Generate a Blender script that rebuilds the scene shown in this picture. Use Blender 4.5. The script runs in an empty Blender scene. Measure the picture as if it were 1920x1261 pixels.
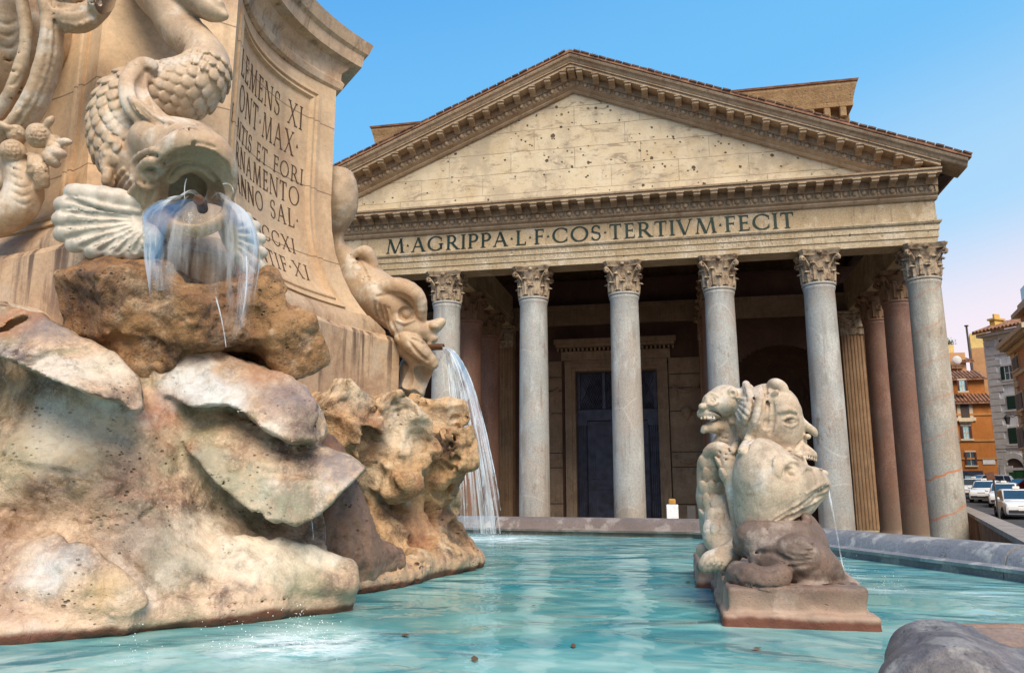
import bpy, math, random
import numpy as np, time
T00 = time.time()
from mathutils import Vector, Matrix
random.seed(7)
NR = np.random.RandomState(11)
SC = bpy.context.scene
COL = SC.collection
PI = math.pi
# ------------------------------------------------------------------ camera, sky, sun, exposure
CAM = np.array([4.606, -37.697, 3.018]); YAW, PIT, FPX = 0.208, 0.193, 1475.1
cam_d = bpy.data.cameras.new('camera'); cam = bpy.data.objects.new('camera', cam_d); COL.objects.link(cam)
cam.location = CAM; cam.rotation_euler = (PI/2 + PIT, 0, YAW)
cam_d.sensor_width = 36; cam_d.sensor_fit = 'HORIZONTAL'; cam_d.lens = 36*FPX/1920
cam_d.clip_start = 0.05; cam_d.clip_end = 3000
SC.camera = cam
SUN_EL, SUN_AZ = math.radians(46), math.radians(157)      # azimuth measured from +Y towards +X: behind the camera
world = bpy.data.worlds.new('World'); SC.world = world; world.use_nodes = True
wn, wl = world.node_tree.nodes, world.node_tree.links
bg = wn['Background']; bg.inputs['Strength'].default_value = 0.142
sky = wn.new('ShaderNodeTexSky'); sky.sky_type = 'NISHITA'; sky.sun_disc = False
sky.sun_elevation = math.radians(30); sky.sun_rotation = SUN_AZ; sky.air_density = 1.0; sky.dust_density = 0.3; sky.ozone_density = 2.2
hs = wn.new('ShaderNodeHueSaturation'); hs.inputs['Saturation'].default_value = 1.1; hs.inputs['Value'].default_value = 1.0
wl.new(sky.outputs['Color'], hs.inputs['Color'])
# the clear morning gradient: deep azure above, pale blue lower, a rosy band low in the west
tc = wn.new('ShaderNodeTexCoord'); dt = wn.new('ShaderNodeVectorMath'); dt.operation = 'DOT_PRODUCT'
dt.inputs[1].default_value = (-0.20, 0.0, 1.0)
wl.new(tc.outputs['Generated'], dt.inputs[0])
rp = wn.new('ShaderNodeValToRGB'); wl.new(dt.outputs['Value'], rp.inputs['Fac']); cr = rp.color_ramp; cr.interpolation = 'EASE'
for i, (p, c) in enumerate(((0.0, (4.3, 3.5, 3.35)), (.11, (3.9, 3.4, 3.65)), (.26, (1.75, 2.9, 3.95)), (.46, (.72, 2.25, 3.95)), (.75, (.34, 1.55, 3.5)))):
    e = cr.elements[i] if i < 2 else cr.elements.new(p)
    e.position = p; e.color = (*c, 1)
mx = wn.new('ShaderNodeMixRGB'); mx.inputs[0].default_value = .92
wl.new(hs.outputs['Color'], mx.inputs[1]); wl.new(rp.outputs[0], mx.inputs[2]); wl.new(mx.outputs[0], bg.inputs['Color'])
sun_d = bpy.data.lights.new('sun', 'SUN'); sun = bpy.data.objects.new('sun', sun_d); COL.objects.link(sun)
sun_d.energy = 3.1; sun_d.angle = math.radians(38); sun_d.color = (1.0, 0.84, 0.64)
sdir = Vector((math.sin(SUN_AZ)*math.cos(SUN_EL), math.cos(SUN_AZ)*math.cos(SUN_EL), math.sin(SUN_EL)))
sun.rotation_euler = sdir.to_track_quat('Z', 'Y').to_euler(); sun.location = (0, -30, 60)
SC.view_settings.view_transform = 'Standard'; SC.view_settings.look = 'None'
SC.view_settings.exposure = 0.78; SC.view_settings.gamma = 1.0
SC.render.engine = 'CYCLES'
SC.cycles.use_denoising = True
SC.cycles.max_bounces = 8; SC.cycles.diffuse_bounces = 4; SC.cycles.glossy_bounces = 4; SC.cycles.transmission_bounces = 6
SC.cycles.transparent_max_bounces = 12; SC.cycles.caustics_reflective = False; SC.cycles.caustics_refractive = False
SC.cycles.sample_clamp_indirect = 6
# ------------------------------------------------------------------ measuring helpers: rays of the surveyed camera
_c, _s, _cp, _sp = math.cos(YAW), math.sin(YAW), math.cos(PIT), math.sin(PIT)
RT = np.array([_c, _s, 0]); FW = np.array([-_s*_cp, _c*_cp, _sp]); UP = np.array([_s*_sp, -_c*_sp, _cp])
def ray(px, py): return FW + RT*(px-960)/FPX + UP*(630.5-py)/FPX
def W(px, py, d): return CAM + ray(px, py)*d                     # point at depth d metres
def onp(px, py, ax, v):                                          # point on the plane axis=v
    r = ray(px, py); return CAM + r*((v-CAM[ax])/r[ax])
# ------------------------------------------------------------------ objects
def tag(o, label=None, cat=None, group=None, kind=None):
    for k, v in (('label', label), ('category', cat), ('group', group), ('kind', kind)):
        if v: o[k] = v
    return o
def empty(name, loc=(0, 0, 0), label=None, cat=None, group=None, rz=0, parent=None):
    o = bpy.data.objects.new(name, None); COL.objects.link(o); o.location = loc; o.rotation_euler = (0, 0, rz)
    o.empty_display_size = .3
    if parent: o.parent = parent
    return tag(o, label, cat, group)
def wloc(o):
    v = Vector((0, 0, 0))
    while o: v += o.location; o = o.parent
    return np.array(v)
def link_mesh(name, verts, faces, mat, parent=None, smooth=False, local=False, auto=None):
    verts = np.asarray(verts, dtype=float).reshape(-1, 3)
    if parent is not None and not local: verts = verts - wloc(parent)
    me = bpy.data.meshes.new(name); me.from_pydata(verts.tolist(), [], faces); me.update()
    mats = mat if isinstance(mat, (list, tuple)) else [mat]
    for m in mats: me.materials.append(m)
    o = bpy.data.objects.new(name, me); COL.objects.link(o)
    if parent: o.parent = parent
    if smooth:
        me.polygons.foreach_set('use_smooth', [True]*len(me.polygons))
        if auto:
            me.set_sharp_from_angle(angle=math.radians(auto))
    return o
def copy_tree(o, parent=None):
    c = o.copy(); COL.objects.link(c)
    if parent: c.parent = parent
    for ch in list(o.children): copy_tree(ch, c)
    return c
def rot(rx=0, ry=0, rz=0): return np.array(Matrix.Rotation(rz, 3, 'Z') @ Matrix.Rotation(ry, 3, 'Y') @ Matrix.Rotation(rx, 3, 'X'))
class MB:
    def __init__(s): s.v = []; s.f = []; s.mi = []; s.m = 0
    def add(s, vs, fs, R=None, t=None):
        vs = np.asarray(vs, float)
        if R is not None: vs = vs @ np.asarray(R).T
        if t is not None: vs = vs + np.asarray(t, float)
        b = len(s.v); s.v.extend(vs.tolist())
        for f in fs: s.f.append([b+i for i in f]); s.mi.append(s.m)
        return s
    def box(s, c, d, R=None, bev=0.0):
        x, y, z = d[0]/2, d[1]/2, d[2]/2
        if bev <= 0:
            vs = [(-x,-y,-z),(x,-y,-z),(x,y,-z),(-x,y,-z),(-x,-y,z),(x,-y,z),(x,y,z),(-x,y,z)]
            fs = [(0,3,2,1),(4,5,6,7),(0,1,5,4),(1,2,6,5),(2,3,7,6),(3,0,4,7)]
            return s.add(vs, fs, R, c)
        b = min(bev, x*.9, y*.9, z*.9); vs = []; idx = {}
        for sx in (-1, 1):
            for sy in (-1, 1):
                for sz in (-1, 1):
                    for a in range(3):
                        p = [sx*(x-b), sy*(y-b), sz*(z-b)]; p[a] += (sx, sy, sz)[a]*b
                        idx[(sx, sy, sz, a)] = len(vs); vs.append(p)
        I = lambda sx, sy, sz, a: idx[(sx, sy, sz, a)]
        fs = []
        for g in (-1, 1):
            q = [(-1,-1),(1,-1),(1,1),(-1,1)]
            for a in range(3):
                ids = []
                for (u, w) in q:
                    k = [0, 0, 0]; k[a] = g; k[(a+1)%3] = u; k[(a+2)%3] = w
                    ids.append(I(k[0], k[1], k[2], a))
                fs.append(ids if g > 0 else ids[::-1])
        for a in range(3):
            b1, c1 = (a+1)%3, (a+2)%3
            for u in (-1, 1):
                for w in (-1, 1):
                    k0 = [0]*3; k1 = [0]*3; k0[a] = -1; k1[a] = 1; k0[b1] = k1[b1] = u; k0[c1] = k1[c1] = w
                    q = [I(*k0, b1), I(*k1, b1), I(*k1, c1), I(*k0, c1)]
                    fs.append(q if u*w < 0 else q[::-1])
        for sx in (-1, 1):
            for sy in (-1, 1):
                for sz in (-1, 1):
                    t = [I(sx, sy, sz, 0), I(sx, sy, sz, 1), I(sx, sy, sz, 2)]
                    fs.append(t if sx*sy*sz > 0 else t[::-1])
        return s.add(vs, fs, R, c)
    def span(s, a, b, bev=0.0):                                    # box between two corners
        a, b = np.minimum(a, b), np.maximum(a, b)
        return s.box((np.array(a)+b)/2, np.array(b)-a, None, bev)
    def lathe(s, prof, n=24, c=(0, 0, 0), R=None, cap=True, a0=0, a1=2*PI):
        full = abs(a1-a0-2*PI) < 1e-6; m = n if full else n+1; vs = []; fs = []
        for r, z in prof:
            for i in range(m):
                a = a0+(a1-a0)*i/n; vs.append((r*math.cos(a), r*math.sin(a), z))
        for j in range(len(prof)-1):
            for i in range(n):
                k = (i+1) % m; fs.append((j*m+i, j*m+k, (j+1)*m+k, (j+1)*m+i))
        if cap and full:
            if prof[0][0] > 1e-6: fs.append(list(range(m))[::-1])
            if prof[-1][0] > 1e-6: fs.append([(len(prof)-1)*m+i for i in range(m)])
        return s.add(vs, fs, R, c)
    def prism(s, poly, y0, y1, R=None, t=None):                    # polygon in x,z extruded along y
        n = len(poly); vs = [(x, y0, z) for x, z in poly]+[(x, y1, z) for x, z in poly]
        fs = [list(range(n)), list(range(n, 2*n))[::-1]]
        for i in range(n): k = (i+1) % n; fs.append((i, i+n, k+n, k))
        return s.add(vs, fs, R, t)
    def tube(s, pts, rads, n=8, cap=True):
        pts = np.asarray(pts, float); m = len(pts); rads = [rads]*m if np.isscalar(rads) else rads
        vs = []; fs = []; up = np.array([0, 0, 1.0])
        for i in range(m):
            d = pts[min(i+1, m-1)]-pts[max(i-1, 0)]; d = d/(np.linalg.norm(d)+1e-9)
            if i == 0:
                u = np.cross(d, up)
                if np.linalg.norm(u) < 1e-3: u = np.array([1.0, 0, 0])
            u = u-d*np.dot(u, d); u /= np.linalg.norm(u)+1e-9; w = np.cross(d, u)
            for k in range(n):
                a = 2*PI*k/n; vs.append(pts[i]+rads[i]*(u*math.cos(a)+w*math.sin(a)))
        for i in range(m-1):
            for k in range(n):
                q = (k+1) % n; fs.append((i*n+k, i*n+q, (i+1)*n+q, (i+1)*n+k))
        if cap: fs.append(list(range(n))[::-1]); fs.append([(m-1)*n+k for k in range(n)])
        return s.add(vs, fs)
    def ball(s, c, r, nu=12, nv=8, R=None, v0=-PI/2, v1=PI/2):
        r = (r, r, r) if np.isscalar(r) else r; vs = []; fs = []
        for j in range(nv+1):
            b = v0+(v1-v0)*j/nv
            for i in range(nu):
                a = 2*PI*i/nu; vs.append((r[0]*math.cos(a)*math.cos(b), r[1]*math.sin(a)*math.cos(b), r[2]*math.sin(b)))
        for j in range(nv):
            for i in range(nu):
                k = (i+1) % nu; fs.append((j*nu+i, j*nu+k, (j+1)*nu+k, (j+1)*nu+i))
        return s.add(vs, fs, R, c)
    def grid(s, P, close_u=False):                                 # P[j][i] points
        P = np.asarray(P, float); nv, nu = P.shape[:2]; fs = []
        for j in range(nv-1):
            for i in range(nu if close_u else nu-1):
                k = (i+1) % nu; fs.append((j*nu+i, j*nu+k, (j+1)*nu+k, (j+1)*nu+i))
        return s.add(P.reshape(-1, 3), fs)
    def sweep(s, prof, path, caps=True):                           # prof (offset, z) along a mitred plan path, outward = right-hand side
        path = np.asarray(path, float); n = len(path); m = len(prof); vs = []; fs = []
        for i in range(n):
            d0 = path[i]-path[i-1] if i > 0 else path[1]-path[0]; d1 = path[i+1]-path[i] if i < n-1 else d0
            d0 = d0/np.linalg.norm(d0); d1 = d1/np.linalg.norm(d1)
            n0 = np.array([d0[1], -d0[0]]); n1 = np.array([d1[1], -d1[0]]); b = n0+n1; b /= np.linalg.norm(b); k = 1/max(.3, np.dot(b, n0))
            for o, z in prof: q = path[i]+b*k*o; vs.append((q[0], q[1], z))
        for i in range(n-1):
            for j in range(m):
                k = (j+1) % m; fs.append((i*m+j, (i+1)*m+j, (i+1)*m+k, i*m+k))
        if caps: fs.append(list(range(m))); fs.append([(n-1)*m+j for j in range(m)][::-1])
        return s.add(vs, fs)
    def build(s, name, mat, parent=None, smooth=False, local=False, auto=40):
        o = link_mesh(name, s.v, s.f, mat, parent, smooth, local, auto if smooth else None)
        if isinstance(mat, (list, tuple)): o.data.polygons.foreach_set('material_index', s.mi)
        return o
# ------------------------------------------------------------------ procedural materials
class NT:
    def __init__(s, name):
        s.mat = bpy.data.materials.new(name); s.mat.use_nodes = True; s.t = s.mat.node_tree; s.t.nodes.clear()
        s.out = s.n('ShaderNodeOutputMaterial'); s.geo = s.n('ShaderNodeNewGeometry'); s.pos = s.geo.outputs['Position']
    def n(s, kind, **kw):
        o = s.t.nodes.new(kind)
        for k, v in kw.items(): setattr(o, k, v)
        return o
    def put(s, sock, v):
        if v is None: return
        if isinstance(v, bpy.types.NodeSocket): s.t.links.new(v, sock)
        elif isinstance(v, (tuple, list)) and len(v) == 3 and sock.type == 'RGBA': sock.default_value = (*v, 1)
        else: sock.default_value = v
    def vec(s, scale=(1, 1, 1), src=None, loc=(0, 0, 0), rot=(0, 0, 0)):
        m = s.n('ShaderNodeMapping'); s.put(m.inputs['Vector'], src or s.pos); m.inputs['Scale'].default_value = scale
        m.inputs['Location'].default_value = loc; m.inputs['Rotation'].default_value = rot; return m.outputs[0]
    def noise(s, scale, detail=4, rough=.55, vec=None, dist=0):
        m = s.n('ShaderNodeTexNoise'); s.put(m.inputs['Vector'], vec or s.pos); m.inputs['Scale'].default_value = scale
        m.inputs['Detail'].default_value = detail; m.inputs['Roughness'].default_value = rough; m.inputs['Distortion'].default_value = dist; return m.outputs['Fac']
    def voro(s, scale, feat='F1', vec=None, rnd=1, out='Distance'):
        m = s.n('ShaderNodeTexVoronoi', feature=feat); s.put(m.inputs['Vector'], vec or s.pos); m.inputs['Scale'].default_value = scale
        m.inputs['Randomness'].default_value = rnd; return m.outputs[out]
    def rng(s, v, a, b, c=0, d=1, smooth=True):
        m = s.n('ShaderNodeMapRange'); m.interpolation_type = 'SMOOTHSTEP' if smooth else 'LINEAR'; s.put(m.inputs['Value'], v)
        for k, x in (('From Min', a), ('From Max', b), ('To Min', c), ('To Max', d)): m.inputs[k].default_value = x
        return m.outputs['Result']
    def math(s, op, a, b=None):
        m = s.n('ShaderNodeMath', operation=op); s.put(m.inputs[0], a); s.put(m.inputs[1], b); return m.outputs[0]
    def mix(s, fac, a, b, mode='MIX'):
        m = s.n('ShaderNodeMixRGB', blend_type=mode); s.put(m.inputs[0], fac); s.put(m.inputs[1], a); s.put(m.inputs[2], b); return m.outputs[0]
    def sep(s, src=None):
        m = s.n('ShaderNodeSeparateXYZ'); s.put(m.inputs[0], src or s.pos); return m.outputs
    def bump(s, h, dist=.02, strength=1, prev=None):
        m = s.n('ShaderNodeBump'); s.put(m.inputs['Height'], h); m.inputs['Distance'].default_value = dist; m.inputs['Strength'].default_value = strength
        s.put(m.inputs['Normal'], prev); return m.outputs[0]
    def pbr(s, col, rough=.7, bump=None, metal=0, spec=.4, **kw):
        b = s.n('ShaderNodeBsdfPrincipled'); s.put(b.inputs['Base Color'], col); s.put(b.inputs['Roughness'], rough); s.put(b.inputs['Normal'], bump)
        s.put(b.inputs['Metallic'], metal); s.put(b.inputs['Specular IOR Level'], spec)
        for k, v in kw.items(): s.put(b.inputs[k.replace('_', ' ')], v)
        s.t.links.new(b.outputs[0], s.out.inputs[0]); return b
def plain(name, col, rough=.6, metal=0, spec=.4, var=.15, scale=6, bump=0.0):
    m = NT(name); f = m.noise(scale, 5, .6)
    c = m.mix(m.rng(f, .3, .7), tuple(x*(1-var) for x in col), tuple(min(1, x*(1+var)) for x in col))
    m.pbr(c, rough, m.bump(m.noise(scale*6, 4), .01, bump) if bump else None, metal, spec); return m.mat
def stone(name, c1, c2, dark=(.12, .08, .05), stain=.5, streak=.4, pores=.5, pscale=22, bump=.5, bdist=.012, scale=1.4, red=None, redamt=0, rough=.75, pale=None, paleamt=0, grain=1.0, mottle=0, moss=None, mossamt=0, sthr=(.55, .75), crack=0):
    m = NT(name)
    big = m.noise(scale, 6, .6); mid = m.noise(scale*4.3, 6, .62, dist=.6); fine = m.noise(scale*26, 5, .7)
    c = m.mix(m.rng(big, .32, .68), c1, c2)
    c = m.mix(m.rng(mid, .36, .66, 0, .55), c, tuple(.45*a+.30*b for a, b in zip(c1, c2)))
    if pale: c = m.mix(m.rng(m.noise(scale*1.7, 5, .6, m.vec(loc=(7, 3, 1))), .52, .62, 0, paleamt), c, pale)
    if red: c = m.mix(m.rng(m.noise(scale*1.3, 5, .65, m.vec(loc=(3, 9, 4)), .8), .47, .66, 0, redamt), c, red)
    if moss: c = m.mix(m.rng(m.noise(scale*2.1, 5, .65, m.vec(loc=(1, 5, 8)), .5), .52, .64, 0, mossamt), c, moss)
    st = m.noise(scale*1.9, 7, .72, m.vec(loc=(5, 1, 2)), .4)
    c = m.mix(m.rng(st, sthr[0], sthr[1], 0, stain), c, dark)
    if streak:
        sv = m.noise(5.5, 6, .68, m.vec((1, 1, .10)), .3)
        sm = m.noise(1.1, 3, .5, m.vec(loc=(2, 2, 2)))
        c = m.mix(m.math('MULTIPLY', m.rng(sv, .50, .66, 0, streak), m.rng(sm, .38, .55)), c, dark)
    c = m.mix(m.rng(fine, .40, .68, 0, .62*grain), c, m.mix(.55, c, (0.04, .03, .02)))
    c = m.mix(m.rng(m.noise(scale*60, 3, .6), .52, .68, 0, .22*grain), c, tuple(min(1, 1.4*x) for x in c1))
    if crack:
        ed = m.n('ShaderNodeTexVoronoi', feature='DISTANCE_TO_EDGE'); wv = m.n('ShaderNodeTexNoise'); wv.inputs['Scale'].default_value = 2.5; m.put(wv.inputs['Vector'], m.pos)
        ad = m.n('ShaderNodeVectorMath', operation='ADD'); m.put(ad.inputs[0], m.pos); m.put(ad.inputs[1], wv.outputs['Color']); m.put(ed.inputs['Vector'], ad.outputs[0]); ed.inputs['Scale'].default_value = crack
        ck = m.math('MULTIPLY', m.rng(ed.outputs['Distance'], .0, .018, 1, 0), m.rng(m.noise(scale*1.4, 4, .6, m.vec(loc=(4, 7, 7))), .46, .56)); c = m.mix(m.math('MULTIPLY', ck, .8), c, tuple(.5*x for x in dark)); cracks = ck
    else: cracks = None
    h = m.math('ADD', m.math('MULTIPLY', mid, .9), m.math('MULTIPLY', fine, .6))
    if cracks is not None: h = m.math('SUBTRACT', h, m.math('MULTIPLY', cracks, .7))
    if pores:
        pv = m.math('ADD', m.voro(pscale, vec=m.vec((1, 1, 1.5))), m.math('MULTIPLY', m.math('SUBTRACT', .60, m.noise(scale*6, 4, .65, m.vec(loc=(6, 2, 9)))), 1.5)); msk = m.rng(m.noise(scale*2.2, 4, .6, m.vec(loc=(8, 8, 1))), .47, .6)
        pr = m.math('MULTIPLY', m.rng(pv, .10, .34, 1, 0), msk)
        c = m.mix(m.math('MULTIPLY', pr, pores), c, tuple(x*.5 for x in dark)); h = m.math('SUBTRACT', h, m.math('MULTIPLY', pr, .8))
    m.pbr(c, m.rng(big, .3, .7, rough-.1, rough+.1), m.bump(h, bdist, bump)); return m
# ------------------------------------------------------------------ Roman capitals drawn as strokes (u to the right, v up, cap height 1)
TH, TN = .135, .062
WK = [1.0]                                                    # stroke weight of the lettering
def _arc(cx, cy, rx, ry, a0, a1, n=14, th=TH, tn=TN):
    q = []; th *= WK[0]; tn *= WK[0]
    for i in range(n+1):
        a = math.radians(a0+(a1-a0)*i/n); w = (tn+(th-tn)*abs(math.cos(a))**1.3)/2
        q.append(((cx+(rx+w)*math.cos(a), cy+(ry+w*.9)*math.sin(a)), (cx+(rx-w)*math.cos(a), cy+(ry-w*.9)*math.sin(a))))
    return [(q[i][0], q[i+1][0], q[i+1][1], q[i][1]) for i in range(n)]
def _ln(x0, y0, x1, y1, w):
    h = w/2*WK[0]
    if abs(y1-y0) < .3*abs(x1-x0): return [((x0, y0-h), (x1, y1-h), (x1, y1+h), (x0, y0+h))]
    k = h*math.hypot(x1-x0, y1-y0)/abs(y1-y0)
    return [((x0-k, y0), (x0+k, y0), (x1+k, y1), (x1-k, y1))]
def _sf(x, y, w=.30):
    t = .045; d = t if y < .5 else -t
    return [((x-w/2, y), (x+w/2, y), (x+w/2*.55, y+d), (x-w/2*.55, y+d))]
def _st(x, w=TH): return _ln(x, 0, x, 1, w)+_sf(x, 0)+_sf(x, 1)
def glyph(c):
    if c == 'I': return _st(.13), .26
    if c == 'L': return _st(.15)+_ln(.15, .03, .56, .03, TN)+[((.5, 0), (.58, 0), (.60, .22), (.56, .22))], .6
    if c == 'T': return _ln(.34, 0, .34, 1, TH)+_sf(.34, 0)+_ln(.04, .97, .64, .97, TN)+[((.02, 1), (.07, 1), (.06, .8), (.02, .78))]+[((.61, 1), (.66, 1), (.66, .78), (.62, .8))], .68
    if c == 'E': return _st(.15)+_ln(.15, .03, .54, .03, TN)+_ln(.15, .52, .46, .52, TN)+_ln(.15, .97, .5, .97, TN)+[((.49, 0), (.56, 0), (.58, .2), (.54, .2))]+[((.47, 1), (.52, 1), (.52, .82), (.49, .82))]+_ln(.46, .43, .46, .61, .04), .6
    if c == 'F': return _st(.15)+_ln(.15, .52, .46, .52, TN)+_ln(.15, .97, .52, .97, TN)+[((.49, 1), (.54, 1), (.54, .8), (.51, .8))]+_ln(.46, .43, .46, .61, .04), .57
    if c == 'P': return _st(.15)+_ln(.15, .97, .33, .97, TN)+_ln(.15, .47, .33, .47, TN)+_arc(.33, .72, .22, .25, -90, 90), .62
    if c == 'R': return _st(.15)+_ln(.15, .97, .33, .97, TN)+_ln(.15, .48, .33, .48, TN)+_arc(.33, .725, .21, .245, -90, 90)+_ln(.70, 0, .34, .5, TH*.95)+_sf(.74, 0, .24), .78
    if c == 'B': return _st(.15)+_ln(.15, .97, .32, .97, TN)+_ln(.15, .52, .34, .52, TN)+_ln(.15, .03, .34, .03, TN)+_arc(.32, .745, .19, .225, -90, 90)+_arc(.34, .275, .23, .245, -90, 90), .64
    if c == 'D': return _st(.15)+_ln(.15, .97, .36, .97, TN)+_ln(.15, .03, .36, .03, TN)+_arc(.36, .5, .38, .47, -90, 90, 18), .82
    if c == 'O': return _arc(.5, .5, .43, .48, 0, 360, 28), 1.0
    if c == 'C': return _arc(.5, .5, .43, .48, 42, 318, 24)+_ln(.83, .66, .83, .9, .04)+_ln(.83, .1, .83, .34, .035), .9
    if c == 'G': return _arc(.5, .5, .43, .48, 42, 322, 24)+_ln(.83, .66, .83, .9, .04)+_ln(.82, .1, .82, .44, TH)+_sf(.82, .44, .28), .98
    if c == 'S': return _arc(.29, .745, .20, .235, 20, 255, 16, .10)+_arc(.28, .27, .22, .25, -160, 85, 16, .10)+_ln(.48, .74, .48, .95, .035)+_ln(.07, .06, .07, .27, .035)+_ln(.15, .58, .40, .46, .12), .56
    if c == 'V': return _ln(.40, 0, .10, 1, TH)+_ln(.43, .02, .74, 1, TN)+_sf(.10, 1)+_sf(.74, 1, .22), .84
    if c == 'A': return _ln(.08, 0, .40, 1, TN)+_ln(.73, 0, .40, 1, TH)+_ln(.2, .36, .6, .36, TN)+_sf(.08, 0, .22)+_sf(.74, 0, .28), .84
    if c == 'X': return _ln(.70, 0, .10, 1, TH)+_ln(.08, 0, .70, 1, TN)+_sf(.08, 0, .22)+_sf(.72, 0, .28)+_sf(.10, 1, .28)+_sf(.70, 1, .22), .8
    if c == 'N': return _ln(.12, 0, .12, 1, TN)+_ln(.78, 0, .14, 1, TH)+_ln(.80, 0, .80, 1, TN)+_sf(.12, 0, .22)+_sf(.1, 1, .22)+_sf(.80, 1, .22), .9
    if c == 'M': return _ln(.10, 0, .20, 1, TN)+_ln(.55, .0, .22, 1, TH)+_ln(.56, 0, .88, 1, TN)+_ln(.98, 0, .88, 1, TH)+_sf(.10, 0, .22)+_sf(.99, 0, .28)+_sf(.19, 1, .2)+_sf(.89, 1, .2), 1.08
    if c == 'H': return _st(.15)+_st(.72)+_ln(.15, .52, .72, .52, TN), .88
    if c == '.': return [((.03, .43), (.17, .43), (.10, .58), (.095, .58))], .2
    return [], .42
def layout(text, gap=.16):
    q = []; x = 0
    for c in text:
        g, w = glyph(c); q.append((x, w, g)); x += w+gap
    return q, x-gap
def letters(text, size, fmap, width=None, gap=.16, thick=.02, x0=0.0, centre=False, only=None):
    """fmap(u, v, out) -> world point; u, v in metres"""
    q, tot = layout(text, gap); sx = size if width is None else width/tot; mb = MB(); n = 0
    off = -tot*sx/2 if centre else x0
    for li, (x, w, g) in enumerate(q):
        if only is not None and not only[0] <= li < only[1]: continue
        for p in g:
            e = thick+.0003*(n % 7); n += 1
            f = [fmap(off+(x+a)*sx, b*size, e) for a, b in p]; r = [fmap(off+(x+a)*sx, b*size, -.004) for a, b in p]
            k = len(p); mb.add(f+r, [list(range(k))]+[(i, i+k, (i+1) % k+k, (i+1) % k) for i in range(k)])
    return mb
# ------------------------------------------------------------------ materials of the temple
TRAV = stone('facade travertine', (.50, .395, .255), (.40, .30, .18), stain=.32, streak=.45, pores=.5, pscale=9, bump=.5, bdist=.03, scale=.55, pale=(.60, .51, .38), paleamt=.6).mat
TRAVW = stone('weathered architrave travertine', (.55, .46, .32), (.42, .32, .19), stain=.45, streak=.35, pores=.8, pscale=5, bump=.9, bdist=.05, scale=.7, pale=(.62, .55, .44), paleamt=.6).mat
CORN = stone('weathered cornice marble', (.52, .40, .27), (.39, .28, .175), stain=.5, streak=.5, pores=.3, pscale=9, bump=.5, bdist=.02, scale=.8, red=(.30, .16, .08), redamt=.4).mat
CAPM = stone('capital marble', (.52, .42, .30), (.38, .28, .18), dark=(.09, .05, .03), stain=.85, sthr=(.46, .62), streak=.6, pores=.6, pscale=14, bump=.5, bdist=.02, scale=1.6).mat
CAPD = stone('dark stained capital marble', (.30, .19, .11), (.20, .12, .07), dark=(.08, .05, .03), stain=.6, streak=.3, pores=.4, pscale=14, bump=.5, bdist=.02, scale=1.6).mat
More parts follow.
